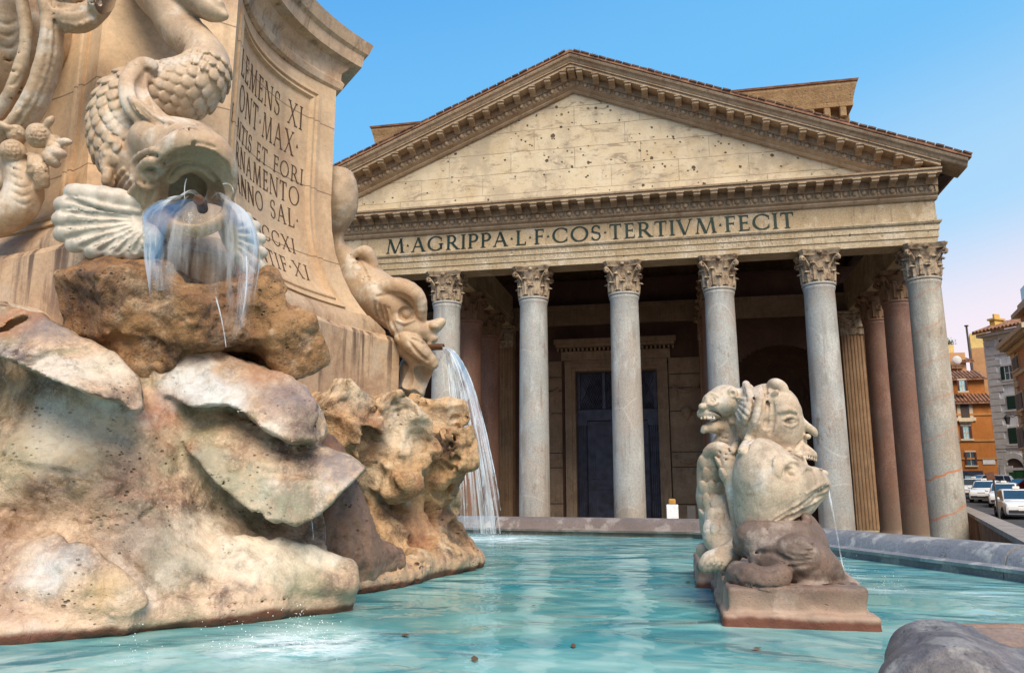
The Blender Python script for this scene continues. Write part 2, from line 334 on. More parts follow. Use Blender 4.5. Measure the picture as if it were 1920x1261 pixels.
def mk_tymp():
    m = NT('tympanum blocks'); p = m.pos; xyz = m.sep(); cb = m.n('ShaderNodeCombineXYZ')
    wob = m.noise(.8, 3, .5)
    m.put(cb.inputs[0], xyz[0]); m.put(cb.inputs[1], m.math('ADD', xyz[2], m.math('MULTIPLY', wob, .12)))
    b = m.n('ShaderNodeTexBrick', offset=.45, squash=1.4, squash_frequency=3); m.put(b.inputs['Vector'], cb.outputs[0])
    for k, v in (('Scale', 1.0), ('Mortar Size', .012), ('Mortar Smooth', .3), ('Brick Width', 3.3), ('Row Height', 1.12), ('Bias', 0.0)): b.inputs[k].default_value = v
    b.inputs['Color1'].default_value = (.58, .49, .34, 1); b.inputs['Color2'].default_value = (.49, .39, .25, 1); b.inputs['Mortar'].default_value = (.20, .14, .09, 1)
    f = m.noise(1.3, 6, .62); g = m.noise(9, 6, .7)
    c = m.mix(m.rng(f, .35, .7, 0, .55), b.outputs['Color'], (.63, .56, .43))
    c = m.mix(m.rng(m.noise(2.2, 6, .7, m.vec((1, 1, .5), loc=(4, 4, 4))), .55, .72, 0, .5), c, (.33, .24, .14))
    c = m.mix(m.rng(m.noise(.55, 6, .7, m.vec((1, 1, .8), loc=(2, 2, 7))), .47, .63, 0, .75), c, (.38, .32, .235))
    c = m.mix(m.rng(m.noise(1.1, 7, .75, m.vec((.6, 1, 1.6), loc=(7, 2, 1)), .6), .54, .64, 0, .7), c, (.20, .155, .115))
    c = m.mix(m.rng(m.noise(3.4, 4, .6, m.vec((.7, 1, 2.2), loc=(9, 0, 3)), 1.0), .60, .66, 0, .35), c, (.22, .15, .09))
    dj = m.n('ShaderNodeVectorMath', operation='ADD'); nj = m.n('ShaderNodeTexNoise'); nj.inputs['Scale'].default_value = 7; m.put(nj.inputs['Vector'], m.pos); sj = m.n('ShaderNodeVectorMath', operation='SCALE'); m.put(sj.inputs[0], nj.outputs['Color']); sj.inputs['Scale'].default_value = .10; m.put(dj.inputs[0], m.pos); m.put(dj.inputs[1], sj.outputs[0]); jp = dj.outputs[0]
    v1 = m.voro(1.5, vec=m.vec((1, .0, 1), jp)); v2 = m.voro(2.9, vec=m.vec((1, .0, 1), jp, loc=(.3, 0, .6))); v3 = m.voro(.55, vec=m.vec((1, 0, 1), jp, loc=(.1, 0, .35)))
    k1 = m.math('MULTIPLY', m.rng(v1, .10, .15, 1, 0), m.rng(m.noise(.9, 2, .5), .36, .46)); k2 = m.math('MULTIPLY', m.rng(v2, .11, .17, 1, 0), m.rng(m.noise(1.3, 2, .5, m.vec(loc=(3, 1, 6))), .40, .52))
    k3 = m.rng(v3, .055, .075, 1, 0)
    hole = m.math('MAXIMUM', m.math('MAXIMUM', k1, k2), k3)
    c = m.mix(m.math('MULTIPLY', hole, .9), c, (.045, .028, .018))  # holes are not cut, their inner darkness is painted in
    h = m.math('SUBTRACT', m.math('ADD', m.math('MULTIPLY', g, .5), m.math('MULTIPLY', f, .8)), m.math('MULTIPLY', hole, 1.2))
    h = m.math('SUBTRACT', h, m.math('MULTIPLY', b.outputs['Fac'], .6))
    m.pbr(c, .85, m.bump(h, .05, .8)); return m.mat
TYMP = mk_tymp()
def mk_granite(name, c1, c2, vein, rust=None):
    m = NT(name); g = m.noise(16, 6, .75); b = m.noise(.7, 4, .6); col = m.noise(2.2, 5, .6, m.vec((1, 1, .35)))
    oi = m.n('ShaderNodeObjectInfo')
    c = m.mix(m.rng(b, .3, .7), c1, c2)
    c = m.mix(m.math('MULTIPLY', oi.outputs['Random'], .8), c, tuple(x*y for x, y in zip(c1, (1.02, .90, .80))))
    c = m.mix(m.rng(m.noise(.35, 5, .65, m.vec(loc=(4, 4, 9))), .44, .58, 0, .8), c, tuple(x*y for x, y in zip(c1, (.92, .76, .66))))
    c = m.mix(m.rng(m.noise(.8, 6, .7, m.vec((1, 1, .35), loc=(9, 1, 2))), .52, .64, 0, .7), c, tuple(min(1, 1.35*x) for x in c1))
    c = m.mix(m.rng(col, .45, .75, 0, .5), c, tuple(.62*x for x in c1))
    c = m.mix(m.rng(g, .35, .68, .0, .55), c, tuple(.38*x for x in c2))
    c = m.mix(m.rng(m.noise(34, 3, .6), .56, .66, 0, .35), c, tuple(min(1, 1.35*x) for x in c1))
    ed = m.voro(.33, 'DISTANCE_TO_EDGE', m.vec((1, 1, .8), loc=(.7, 2.1, .4)))
    vm = m.math('MULTIPLY', m.rng(ed, .003, .012, 1, 0), m.rng(m.noise(.5, 2, .5, m.vec(loc=(5, 5, 5))), .42, .55))
    c = m.mix(m.math('MULTIPLY', vm, .28), c, vein)
    z = m.sep()[2]
    c = m.mix(m.math('MULTIPLY', m.rng(z, 4.2, .6), m.rng(m.noise(.9, 5, .65), .35, .65, .15, .75)), c, (.23, .175, .12))   # grime near the foot
    c = m.mix(m.rng(m.noise(1.4, 6, .7, m.vec((1, 1, .5), loc=(1, 8, 2))), .58, .68, 0, .6), c, (.16, .11, .08))
    c = m.mix(m.math('MULTIPLY', m.rng(m.noise(3.2, 5, .65, m.vec((1, 1, .05), loc=(3, 3, 3))), .50, .66, 0, .55), m.rng(m.noise(.6, 3, .5, m.vec(loc=(8, 1, 1))), .42, .58)), c, (.20, .17, .14))
    if rust:
        xz = m.sep(); d = m.math('ADD', xz[2], m.math('ADD', m.math('MULTIPLY', xz[0], -.46), m.math('MULTIPLY', m.noise(.8, 4, .6), .75)))
        fr = m.math('FRACT', m.math('MULTIPLY', d, .62)); band = m.math('MULTIPLY', m.rng(fr, .02, .05), m.rng(fr, .07, .105, 1, 0))
        hz = m.math('MULTIPLY', m.rng(z, 4.4, 3.6), m.math('ADD', .75, 0)); up = m.math('MULTIPLY', m.rng(z, 3, 4), .32)
        c = m.mix(m.math('MULTIPLY', band, m.math('ADD', hz, up)), c, rust)
    m.pbr(c, .55, m.bump(m.math('ADD', g, m.math('MULTIPLY', col, 1.2)), .012, .35), 0, .35); return m.mat
GRAN = mk_granite('grey granite', (.45, .465, .45), (.36, .38, .375), (.62, .60, .54))
GRANR = mk_granite('grey granite with rusty seams', (.45, .43, .37), (.37, .36, .31), (.55, .5, .42), (.48, .16, .06))
PINK = mk_granite('rose granite', (.31, .185, .14), (.24, .135, .105), (.34, .24, .19))
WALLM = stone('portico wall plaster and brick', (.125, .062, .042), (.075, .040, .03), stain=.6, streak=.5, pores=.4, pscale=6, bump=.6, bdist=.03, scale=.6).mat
PANELM = stone('porch marble panels', (.40, .29, .20), (.27, .19, .13), stain=.5, streak=.5, pores=0, bump=.3, scale=.9).mat
PILM = stone('fluted marble pilaster', (.40, .26, .15), (.30, .18, .10), stain=.5, streak=.6, pores=.5, pscale=10, bump=.5, scale=1.1).mat
BRICK = stone('ochre brickwork', (.42, .27, .13), (.30, .18, .08), stain=.5, streak=.4, pores=.9, pscale=5, bump=1, bdist=.08, scale=.8).mat
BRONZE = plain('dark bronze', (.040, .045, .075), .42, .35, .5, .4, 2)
BRONZEG = plain('green-black bronze letters', (.012, .028, .024), .5, .5, .4, .4, 2)
WOOD = plain('shade-dark timber soffit', (.035, .022, .017), .8, 0, .3, .35, 1.5)  # dark brown holds the shade under the eaves as well as the timber
TILE = plain('clay roof tile', (.25, .13, .08), .85, 0, .2, .4, 2, .5)
VERGE = plain('weathered verge tile', (.12, .075, .055), .9, 0, .2, .5, 3, .5)
PAVE = stone('sampietrini paving', (.13, .12, .115), (.09, .085, .08), stain=.4, streak=0, pores=.6, pscale=7, bump=.7, bdist=.03, scale=.5).mat
# ------------------------------------------------------------------ ground
g = MB(); g.add([(-400, -300, -.02), (500, -300, -.02), (500, 700, -.02), (-400, 700, -.02)], [(0, 1, 2, 3)])
tag(g.build('ground', PAVE), kind='structure')
# ------------------------------------------------------------------ the temple
pan = empty('temple', (0, 0, 0), 'ancient granite columned temple porch with a bullet-pocked pediment and bronze lettering', 'temple')
mb = MB(); mb.span((-17.2, -1.3, -.02), (17.2, 30, .12), .03); mb.build('podium', TRAV, pan)
Z0, ZS, ZC, ZA = .12, .72, 12.4, 13.9
def column_shaft():
    p = [(.86, ZS-.02), (.82, ZS+.04), (.765, ZS+.14), (.74, ZS+.3)]
    for i in range(1, 13):
        t = i/12; p.append((.74-.06*t**1.7, ZS+.3+(ZC-.35-ZS-.3)*t))
    p += [(.70, ZC-.3), (.725, ZC-.2), (.725, ZC-.16), (.70, ZC-.13), (.745, ZC-.10), (.765, ZC-.05), (.745, ZC)]
    return p
def column_base():
    m = MB(); m.box((0, 0, Z0+.11), (2.0, 2.0, .22), None, .02)
    m.lathe([(.98, Z0+.22), (1.0, Z0+.28), (.98, Z0+.36), (.86, Z0+.38), (.84, Z0+.44), (.9, Z0+.47), (.92, Z0+.52), (.88, Z0+.58), (.8, Z0+.59)], 32); return m
def leaf(mb, a, z0, h, r0, w, curl, nd=9):
    """an acanthus leaf: lobed outline, raised rib, tip curling outward"""
    P = []
    for j in range(nd):
        t = j/(nd-1); row = []
        if t < .8: r = r0+.05*t; z = z0+h*t*1.08
        else:
            q = (t-.8)/.2*PI*.95; r = r0+.05*.8+curl*(1-math.cos(q))*.55; z = z0+h*.8*1.08+curl*math.sin(q)*.75
        wd = w*(.62+.5*math.sin(PI*min(1, t*1.02))**.8)*(1-.45*max(0, t-.75)/.25)*(1+.20*math.cos(t*PI*6.5))
        for i in range(7):
            u = (i-3)/3; rr = r+.035*(1-abs(u))-.045*abs(u)**2+.022*math.cos(u*PI*3)+.03
            aa = a+u*wd/(2*r0); row.append((rr*math.cos(aa), rr*math.sin(aa), z-.03*abs(u)))
        P.append(row)
    P = np.array(P); mb.grid(P)
    c = P.copy(); c[:, :, :2] *= (1-.05/np.hypot(c[:, :, 0], c[:, :, 1]))[..., None]; mb.grid(c[:, ::-1])
def capital():
    m = MB(); H = ZA-ZC
    m.lathe([(.68, ZC), (.67, ZC+.25), (.68, ZC+.6), (.73, ZC+.95), (.82, ZC+1.18), (.86, ZC+1.24), (.80, ZC+1.27)], 40)
    for k in range(8): leaf(m, 2*PI*k/8, ZC+.02, .52, .69, .50, .13)
    for k in range(8): leaf(m, 2*PI*(k+.5)/8, ZC+.10, .86, .705, .42, .15)
    for k in range(4):                                   # corner volutes and helices
        a = PI/4+k*PI/2
        for da, sg in ((-.2, 1), (.2, -1)):
            pts = []
            for i in range(18):
                t = i/17
                if t < .5: s = t/.5; r = .74+.34*s**1.6; z = ZC+.62+.58*s; aa = a+da*(1-s*.85)
                else:
                    s = (t-.5)/.5; q = s*PI*2.4; rr = .13*(1-.65*s); r = 1.07+rr*math.sin(q); z = ZC+1.09+rr*math.cos(q); aa = a+da*.15
                pts.append((r*math.cos(aa), r*math.sin(aa), z))
            m.tube(pts, [.035+.035*(i/17) for i in range(18)], 6)
        for da in (.38, -.38):
            pts = []
            for i in range(10):
                s = i/9; q = s*PI*1.9; rr = .09*(1-.5*s); pts.append(((.80+.02*s)*math.cos(a+da+rr*math.sin(q)*(1 if da > 0 else -1)), (.80+.02*s)*math.sin(a+da+rr*math.sin(q)*(1 if da > 0 else -1)), ZC+1.0+rr*math.cos(q)-.1))
            m.tube(pts, .03, 5)
        m.ball((.86*math.cos(k*PI/2), .86*math.sin(k*PI/2), ZC+1.33), (.12, .12, .1), 8, 6)
    def abac(r, cut):
        q = []
        for k in range(4):
            a0 = PI/4+k*PI/2
            for s in (-1, 1): q.append((r*math.cos(a0)-s*cut*math.sin(a0), r*math.sin(a0)+s*cut*math.cos(a0)))
            p0 = np.array(q[-1]); a1 = a0+PI/2; p1 = np.array((r*math.cos(a1)+cut*math.sin(a1), r*math.sin(a1)-cut*math.cos(a1)))
            nrm = np.array((math.cos(a0+PI/4), math.sin(a0+PI/4)))
            for i in range(1, 8): t = i/8; v = p0+(p1-p0)*t-nrm*.14*4*t*(1-t); q.append((v[0], v[1]))
        return q
    lv = [(1.10, .10, ZC+1.25), (1.12, .11, ZC+1.36), (1.17, .12, ZC+1.40), (1.20, .13, H+ZC)]
    P = np.array([[(x, y, z) for x, y in abac(r, c)] for r, c, z in lv]); m.grid(P, True); n = P.shape[1]
    m.add(P[-1], [list(range(n))]); m.add(P[0], [list(range(n))[::-1]])
    return m
def make_column(mats, label):
    m = MB(); m.lathe(column_shaft(), 48); c = m.build('column', mats[0], pan, True, True, 50); c['label'] = label
    capital().build('capital', mats[1], c, True, True, 45); column_base().build('column_base', TRAV, c, True, True, 40); return c
XS = [-15.75, -11.25, -6.75, -2.25, 2.25, 6.75, 11.25, 15.75]
gcol = make_column((GRAN, CAPM), 'grey granite column in the front row')
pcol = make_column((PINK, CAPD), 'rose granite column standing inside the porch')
ccol = make_column((GRANR, CAPM), 'grey granite corner column crossed by rusty seams')
gcol.location.x = XS[0]; pcol.location = (-6.75, 4.5, 0); ccol.location.x = XS[7]
for i in range(1, 7): copy_tree(gcol, pan).location.x = XS[i]
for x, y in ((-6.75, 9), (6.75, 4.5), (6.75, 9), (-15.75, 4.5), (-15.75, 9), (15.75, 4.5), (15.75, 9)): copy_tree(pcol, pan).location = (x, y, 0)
# entablature
path = [(-15.75, 14), (-15.75, 0), (15.75, 0), (15.75, 14)]
mb = MB(); mb.sweep([(-.62, ZA), (.60, ZA), (.60, ZA+.30), (.645, ZA+.31), (.645, ZA+.62), (.69, ZA+.63), (.69, ZA+.88), (.76, ZA+.93), (.80, ZA+1.0), (.80, ZA+1.06), (-.62, ZA+1.06)], path)
mb.build('architrave', TRAVW, pan)
mb = MB(); mb.sweep([(-.58, ZA+1.06), (.64, ZA+1.06), (.62, ZA+2.0), (.70, ZA+2.05), (-.58, ZA+2.05)], path); frieze = mb.build('frieze', TRAV, pan)
XE = 16.47; ZF = ZA+2.05
def ext(prof, x0, x1, mat, name, par): m = MB(); m.prism(prof, x0, x1, np.array([[0, 1, 0], [1, 0, 0], [0, 0, 1]])); return m.build(name, mat, par)
corn = ext([(-.45, ZF), (-.72, ZF), (-.80, ZF+.10), (-.80, ZF+.16), (-.92, ZF+.24), (-.95, ZF+.30), (-.95, ZF+.55), (-1.02, ZF+.58), (-1.02, ZF+.90), (-1.66, ZF+.91), (-1.66, ZF+1.02), (-1.74, ZF+1.04), (-1.76, ZF+1.12), (-.45, ZF+1.30)], -XE, XE, CORN, 'cornice', pan)
def eggs(fpos, n):
    m = MB()
    for i in range(n):
        c = fpos(i); m.ball(c, (.115, .09, .125), 8, 5)
        d = fpos(i+.5); m.box((d[0], d[1]+.01, d[2]), (.035, .10, .22))
    return m
eggs(lambda i: (-XE+.22+i*.4, -.985, ZF+.43), 82).build('egg_molding', CORN, corn, True)
def modillion(local=True):
    m = MB(); sd = [(-.0, 0), (0, -.34), (-.10, -.33), (-.20, -.24), (-.34, -.20), (-.48, -.22), (-.60, -.17), (-.63, -.06), (-.63, 0)]
    m.prism([(y, z) for y, z in sd], -.15, .15, np.array([[0, 1, 0], [1, 0, 0], [0, 0, 1]]))
    m.box((0, -.33, -.022), (.38, .70, .045)); m.tube([(-.16, -.53, -.11), (.16, -.53, -.11)], .075, 8); m.tube([(-.16, -.08, -.27), (.16, -.08, -.27)], .06, 8); return m
md = modillion().build('modillion', CORN, corn, False, True); n = 42
md.location = (-XE+.4, -1.0, ZF+.905)
for i in range(1, n): c = md.copy(); COL.objects.link(c); c.parent = corn; c.location = (-XE+.4+i*(2*XE-.8)/(n-1), -1.0, ZF+.905)
# pediment
SL = .41; ZI = 23.05
tz = ZF+1.1
mb = MB(); hw = (ZI+.12-tz)/SL; mb.prism([(-hw, tz), (hw, tz), (0, ZI+.12)], -.5, 1.0); ped = mb.build('pediment', TYMP, pan)
prof = [(-.4, 0), (-.62, .0), (-.70, .08), (-.70, .14), (-.86, .24), (-.9, .28), (-.9, .52), (-.98, .55), (-.98, .88), (-1.62, .89), (-1.62, 1.03), (-1.70, 1.05), (-1.70, 1.10)]
cyma = [(-1.68, 1.10), (-1.72, 1.14), (-1.78, 1.24), (-1.88, 1.32), (-1.92, 1.40), (-1.92, 1.47), (-.4, 1.47), (-.4, 1.10)]
for s in (-1, 1):
    rk = None
    for nm, pr_, xe in (('raking_cornice', prof+[(-.4, 1.10)], XE), ('raking_gutter', cyma, 17.5)):
        m = MB(); vs = []; k = len(pr_)
        for xx in (0, xe):
            for y, v in pr_: vs.append((s*xx, y, ZI-SL*xx+v))
        fs = [(j, (j+1) % k, k+(j+1) % k, k+j) for j in range(k)]+[list(range(k)), list(range(k, 2*k))[::-1]]
        m.add(vs, fs); o = m.build(nm, CORN, pan)
        if rk is None: rk = o
    eggs(lambda i: (s*(.25+i*.4), -.93, ZI-SL*(.25+i*.4)+.41), 40 if True else 0).build('egg_molding', CORN, rk, True)
    for i in range(20):
        x = .42+i*.8; c = md.copy(); COL.objects.link(c); c.parent = rk; c.location = (s*x, -.96, ZI-SL*x+.90)
        if abs(x) > XE-.4: bpy.data.objects.remove(c)
c = md.copy(); COL.objects.link(c); c.parent = rk; c.location = (0, -.97, ZI+.88); c.scale = (1.2, 1, 1)
# roof
mb = MB()
for s in (-1, 1):
    a = [(0, ZI+1.48), (s*17.62, ZI+1.48-SL*17.62), (s*17.62, ZI+1.62-SL*17.62), (0, ZI+1.62)]
    mb.prism(a if s > 0 else a[::-1], -1.98, 30)
roof = mb.build('roof', TILE, pan)
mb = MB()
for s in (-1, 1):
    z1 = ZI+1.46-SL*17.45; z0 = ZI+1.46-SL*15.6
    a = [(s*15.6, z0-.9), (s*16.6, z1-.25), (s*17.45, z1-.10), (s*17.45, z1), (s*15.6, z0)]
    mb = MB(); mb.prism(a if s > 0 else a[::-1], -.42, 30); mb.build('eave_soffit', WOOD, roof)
mb = MB()
for s in (-1, 1):                                           # ragged edge of cover tiles along the verge
    x = .2; mb = MB()
    while x < 17.5:
        l = random.uniform(.34, .46); z = ZI+1.63-SL*x; mb.box((s*(x+l/2), -1.86+random.uniform(-.03, .03), z-SL*l/2+random.uniform(.0, .025)), (l*.95, .34, .07), rot(0, s*math.atan(SL)+random.uniform(-.03, .03), 0)); x += l
    mb.build('verge_tiles', VERGE, roof)
# attic block behind the porch
mb = MB(); mb.span((-15.9, 14.9, 17.0), (15.9, 26, 27.0)); mb.span((-15.9, 18.6, .1), (15.9, 26, 16.998)); blk = mb.build('rear_block', BRICK, pan)
mb = MB(); pth = [(-15.9, 26), (-15.9, 14.9), (15.9, 14.9), (15.9, 26)]
mb.sweep([(-.2, 26.7), (.15, 26.7), (.25, 26.95), (.25, 27.9), (.85, 28.0), (.85, 28.3), (1.0, 29.0), (1.12, 29.4), (1.12, 29.6), (-.2, 29.6)], pth); mb.build('attic_cornice', BRICK, blk)
mb = MB()
for i in range(33): mb.box((-15.9+i*1.0, 14.35, 27.62), (.42, .65, .72), None, .06)
for sx in (-1, 1):
    for i in range(10): mb.box((sx*16.4, 15.4+i*1.0, 27.62), (.65, .42, .72), None, .06)
mb.build('attic_brackets', BRICK, blk)
mb = MB(); mb.sweep([(-.2, 29.6), (1.2, 29.6), (1.25, 29.72), (-.2, 29.8)], pth); mb.build('attic_coping', TILE, blk)
mb = MB(); mb.lathe([(28, 0), (28, 26), (28.6, 26.4), (28.6, 27), (26, 28), (24, 30.5), (19, 34.5), (10, 38), (.01, 39)], 64, (0, 53, 0)); mb.build('rotunda', BRICK, pan, True, auto=30)
# porch interior
mb = MB(); YW = 14.0
mb.span((-15.9, YW, .1), (-2.75+.0, YW+.9, 17)); mb.span((4.15, YW, .1), (7.6, YW+.9, 17)); mb.span((-2.75, YW, 11.3), (4.15, YW+.9, 17)); mb.span((14.6, YW, .1), (15.9, YW+.9, 17))
nx0, nx1, zc = 7.6, 14.6, 8.6
for i in range(24):
    xa = nx0+(nx1-nx0)*i/24; xb = nx0+(nx1-nx0)*(i+1)/24; xm = (xa+xb)/2-11.1; zz = zc+math.sqrt(max(0, 3.5**2-xm*xm)); mb.span((xa, YW, zz), (xb, YW+.9, 17))
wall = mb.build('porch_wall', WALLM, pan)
mb = MB(); P = []
for j in range(22):
    row = []; z = .1+(zc-.1)*min(1, j/9); q = max(0, (j-9)/12)*PI/2
    for i in range(25):
        a = PI*i/24; r = 3.5*math.cos(q); row.append((11.1-r*math.cos(a), YW+.5+3.0/3.5*r*math.sin(a)*.9, z+3.5*math.sin(q)))
    P.append(row)
mb.grid(P); mb.build('niche', stone('dark niche plaster', (.075, .036, .022), (.045, .024, .016), stain=.6, streak=.5, pores=.3, pscale=6, bump=.5, bdist=.03, scale=.7).mat, wall, True)  # niche plaster in a deeper brown than the porch wall
mb = MB(); mb.span((-15.9, 13.72, ZA), (15.9, 14.0, 15.2)); mb.span((-15.9, 13.6, 15.0), (15.9, 13.99, 15.24)); mb.build('wall_entablature', PANELM, wall)
mb = MB()
for x in (-6.75, 6.75): mb = MB(); mb.span((x-.6, .63, ZA), (x+.6, 13.6, ZA+.5)); mb.span((x-.66, .63, ZA+.5), (x+.66, 13.6, ZA+1.0)); mb.span((x-.58, .63, ZA+1.0), (x+.58, 13.6, ZA+2.1)); mb.build('inner_architrave', TRAV, pan)
mb = MB()                                                    # roof timbers and ceiling
for y in np.arange(1.6, 13.5, 2.4):
    for s in (-1, 1):
        a = [(0, ZI+1.0), (s*16, ZI+1.0-SL*16), (s*16, ZI+1.35-SL*16), (0, ZI+1.35)]; mb.prism(a if s > 0 else a[::-1], y-.2, y+.2)
    mb.span((-15.2, y-.2, 17.0), (15.2, y+.2, 17.5))
mb.build('roof_truss', WOOD, roof)
def fluted(w, d, nf, z0, z1):
    m = MB(); q = []
    fw = w/nf
    for i in range(nf):
        x0 = -w/2+i*fw; q.append((x0+.02, 0)); q.append((x0+fw*.18, 0))
        for k in range(5): a = PI*k/4; q.append((x0+fw*.5-fw*.30*math.cos(a), fw*.24*math.sin(a)))
        q.append((x0+fw*.82, 0))
    q += [(w/2, 0), (w/2, d), (-w/2, d)]
    n = len(q); vs = [(x, y, z0) for x, y in q]+[(x, y, z1) for x, y in q]
    m.add(vs, [(i, (i+1) % n, n+(i+1) % n, n+i) for i in range(n)]+[list(range(n))[::-1], list(range(n, 2*n))]); return m
for i, x in enumerate((-6.75, 6.75, 15.3, -15.3)):
    m = fluted(1.36, 1.0, 7, .75, ZC); o = m.build('pilaster', PILM, pan, False, True); o.location = (x, 13.05, 0)
    b = MB(); b.box((0, .45, .3), (1.7, 1.3, .36), None, .03); b.box((0, .45, .6), (1.55, 1.15, .26), None, .08); b.build('pilaster_base', TRAV, o, False, True)
    b = MB(); b.box((0, .5, ZC+.65), (1.4, 1.0, 1.3)); b.box((0, .45, ZA-.09), (1.85, 1.3, .18), None, .03)
    for zz, hh, n_ in ((ZC+.02, .5, 3), (ZC+.25, .75, 2)):
        for k in range(n_):
            xx = -.7+1.4*(k+.5)/n_; P = []
            for j in range(8):
                t = j/7; cu = .14*max(0, (t-.7)/.3)**1.5; P.append([(xx+u*.24*(.7+.4*math.sin(PI*t))*(1+.16*math.cos(t*20)), -.05-.05*(1-abs(u))-cu, zz+hh*t-cu*.5) for u in (-1, -.5, 0, .5, 1)])
            b.grid(P)
    for s in (-1, 1): b.tube([(s*(.15+.6*t)+s*.08*math.sin(7*t), -.08-.05*t, ZC+.6+.65*t) for t in np.linspace(0, 1, 9)], .06, 6)
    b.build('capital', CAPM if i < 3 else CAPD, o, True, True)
# great door
DX0, DX1, DT = -2.0, 3.35, 10.8
mb = MB()
for o_, y_ in ((.68, 13.80), (.46, 13.74), (.24, 13.86)):
    mb.span((DX0-o_, y_, .1), (DX0-o_+.24, 14.9, DT+o_)); mb.span((DX1+o_-.24, y_, .1), (DX1+o_, 14.9, DT+o_)); mb.span((DX0-o_+.24, y_, DT+o_-.24), (DX1+o_-.24, 14.9, DT+o_))
mb.span((DX0-.9, 13.78, DT+.7), (DX1+.9, 14.0, DT+1.3)); mb.span((DX0-1.2, 13.4, DT+1.55), (DX1+1.2, 14.0, DT+1.75)); mb.span((DX0-1.3, 13.2, DT+1.75), (DX1+1.3, 14.0, DT+2.05))
for i in range(28): x = DX0-1.1+i*(DX1-DX0+2.2)/27; mb.span((x-.06, 13.55, DT+1.32), (x+.06, 14, DT+1.52))
dfr = mb.build('door_frame', PANELM, pan)
mb = MB(); mb.span((DX0, 14.75, .1), (DX1, 14.9, DT))
mb.span((DX0, 14.45, 7.55), (DX1, 14.7, 7.95)); mb.span((DX0, 14.5, 7.95), (DX1, 14.74, 8.25))
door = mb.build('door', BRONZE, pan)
mb = MB()
for x in (DX0+.32, DX1-.32): 
    fl = fluted(.62, .2, 5, .1, 7.5); mb.add(fl.v, fl.f, None, (x, 14.46, 0)); mb.span((x-.38, 14.4, 7.2), (x+.38, 14.7, 7.55)); mb.build('door_pilaster', BRONZE, door); mb = MB()
for s in (-1, 1):
    mb = MB(); cx = (DX0+DX1)/2+s*1.0; mb.span((cx-.98, 14.62, .1), (cx+.98, 14.74, 7.5))
    for z0, z1 in ((.5, 2.9), (3.9, 6.6)):
        for e, y in ((0, 14.57), (.13, 14.54)):
            mb.span((cx-.75+e, y, z0+e), (cx-.75+e+.1, 14.63, z1-e)); mb.span((cx+.65-e, y, z0+e), (cx+.75-e, 14.63, z1-e)); mb.span((cx-.65+e, y, z0+e), (cx+.65-e, 14.63, z0+e+.1)); mb.span((cx-.65+e, y, z1-e-.1), (cx+.65-e, 14.63, z1-e))
    mb.span((cx-.8, 14.57, 3.15), (cx+.8, 14.63, 3.65))
    for k in range(9): mb.ball((cx-.7+k*.175, 14.56, 3.05), .035, 6, 4); mb.ball((cx-.7+k*.175, 14.56, 3.76), .035, 6, 4)
    mb.build('door_leaf', BRONZE, door)
mb = MB()
for k in range(4): x = DX0+.15+(DX1-DX0-.3)*k/3; mb.span((x-.1, 14.5, 8.3), (x+.1, 14.7, DT))
for i in range(34):
    x = DX0+.1+i*.16
    for s in (-1, 1): mb.tube([(x, 14.6+.01*s, 8.3), (x+s*1.2 if DX0 < x+s*1.2 < DX1 else x+s*.2, 14.6+.01*s, DT if DX0 < x+s*1.2 < DX1 else 8.7)], .018, 4)
mb.build('transom_grille', BRONZE, door)
for cx in (-3.95, 5.15):
    mb = MB(); x0, x1 = cx-1.05, cx+1.05; z = .2
    for h in (2.0, 2.3, .95, 2.6, 1.5, .9, 1.1):
        mb.span((x0, 13.9, z), (x1, 14.0, z+h-.06)); mb.span((x0+.14, 13.86, z+.14), (x1-.14, 13.95, z+h-.2)); z += h
    for zz in (5.1, 9.6):
        pts = [(x0+.3+1.5*t, 13.83, zz-.35*math.sin(PI*t)) for t in np.linspace(0, 1, 12)]; mb.tube(pts, [.05+.09*math.sin(PI*t) for t in np.linspace(0, 1, 12)], 6)
        for t in (0, 1): mb.ball((x0+.3+1.5*t, 13.84, zz), .12, 8, 6)
    mb.lathe([(.05, 7.4), (.28, 7.7), (.34, 8.1), (.2, 8.3)], 12, (cx, 13.88, 0)); mb.build('relief_panel', PANELM, wall)
# lettering
LINE = 'M.AGRIPPA.L.F.COS.TERTIVM.FECIT'; k = 0
for word in LINE.split('.'):
    e = k+len(word)+1
    letters(LINE, .76, lambda u, v, o: (-9.88+u, -.645-o+.018*v, 15.06+v), 20.15, .13, .03, only=(k, e)).build('inscription', BRONZEG, frieze); k = e
FAINT = plain('worn carved letters', (.30, .235, .15), .85)
t1 = 'IMP.CAES.L.SEPTIMIVS.SEVERVS.PIVS.PERTINAX.ARABICVS.ADIABENICVS.PARTHICVS.MAXIMVS.PONTIF.MAX.TRIB.POTEST.X.IMP.XI.COS.III.PP.PROCOS.ET'
t2 = 'IMP.CAES.M.AVRELIVS.ANTONINVS.PIVS.FELIX.AVG.TRIB.POTEST.V.COS.PROCOS.PANTHEVM.VETVSTATE.CORRVPTVM.CVM.OMNI.CVLTV.RESTITVERVNT'
arch_o = [o for o in pan.children if o.name == 'architrave'][0]
ci = letters(t1, .16, lambda u, v, o: (-11.2+u, -.69-o, ZA+.68+v), 21.5, .16, .004)
c2 = letters(t2, .16, lambda u, v, o: (-11.2+u, -.645-o, ZA+.40+v), 21.5, .16, .004)
ci.build('carved_inscription', FAINT, arch_o); c2.build('carved_inscription', FAINT, arch_o)
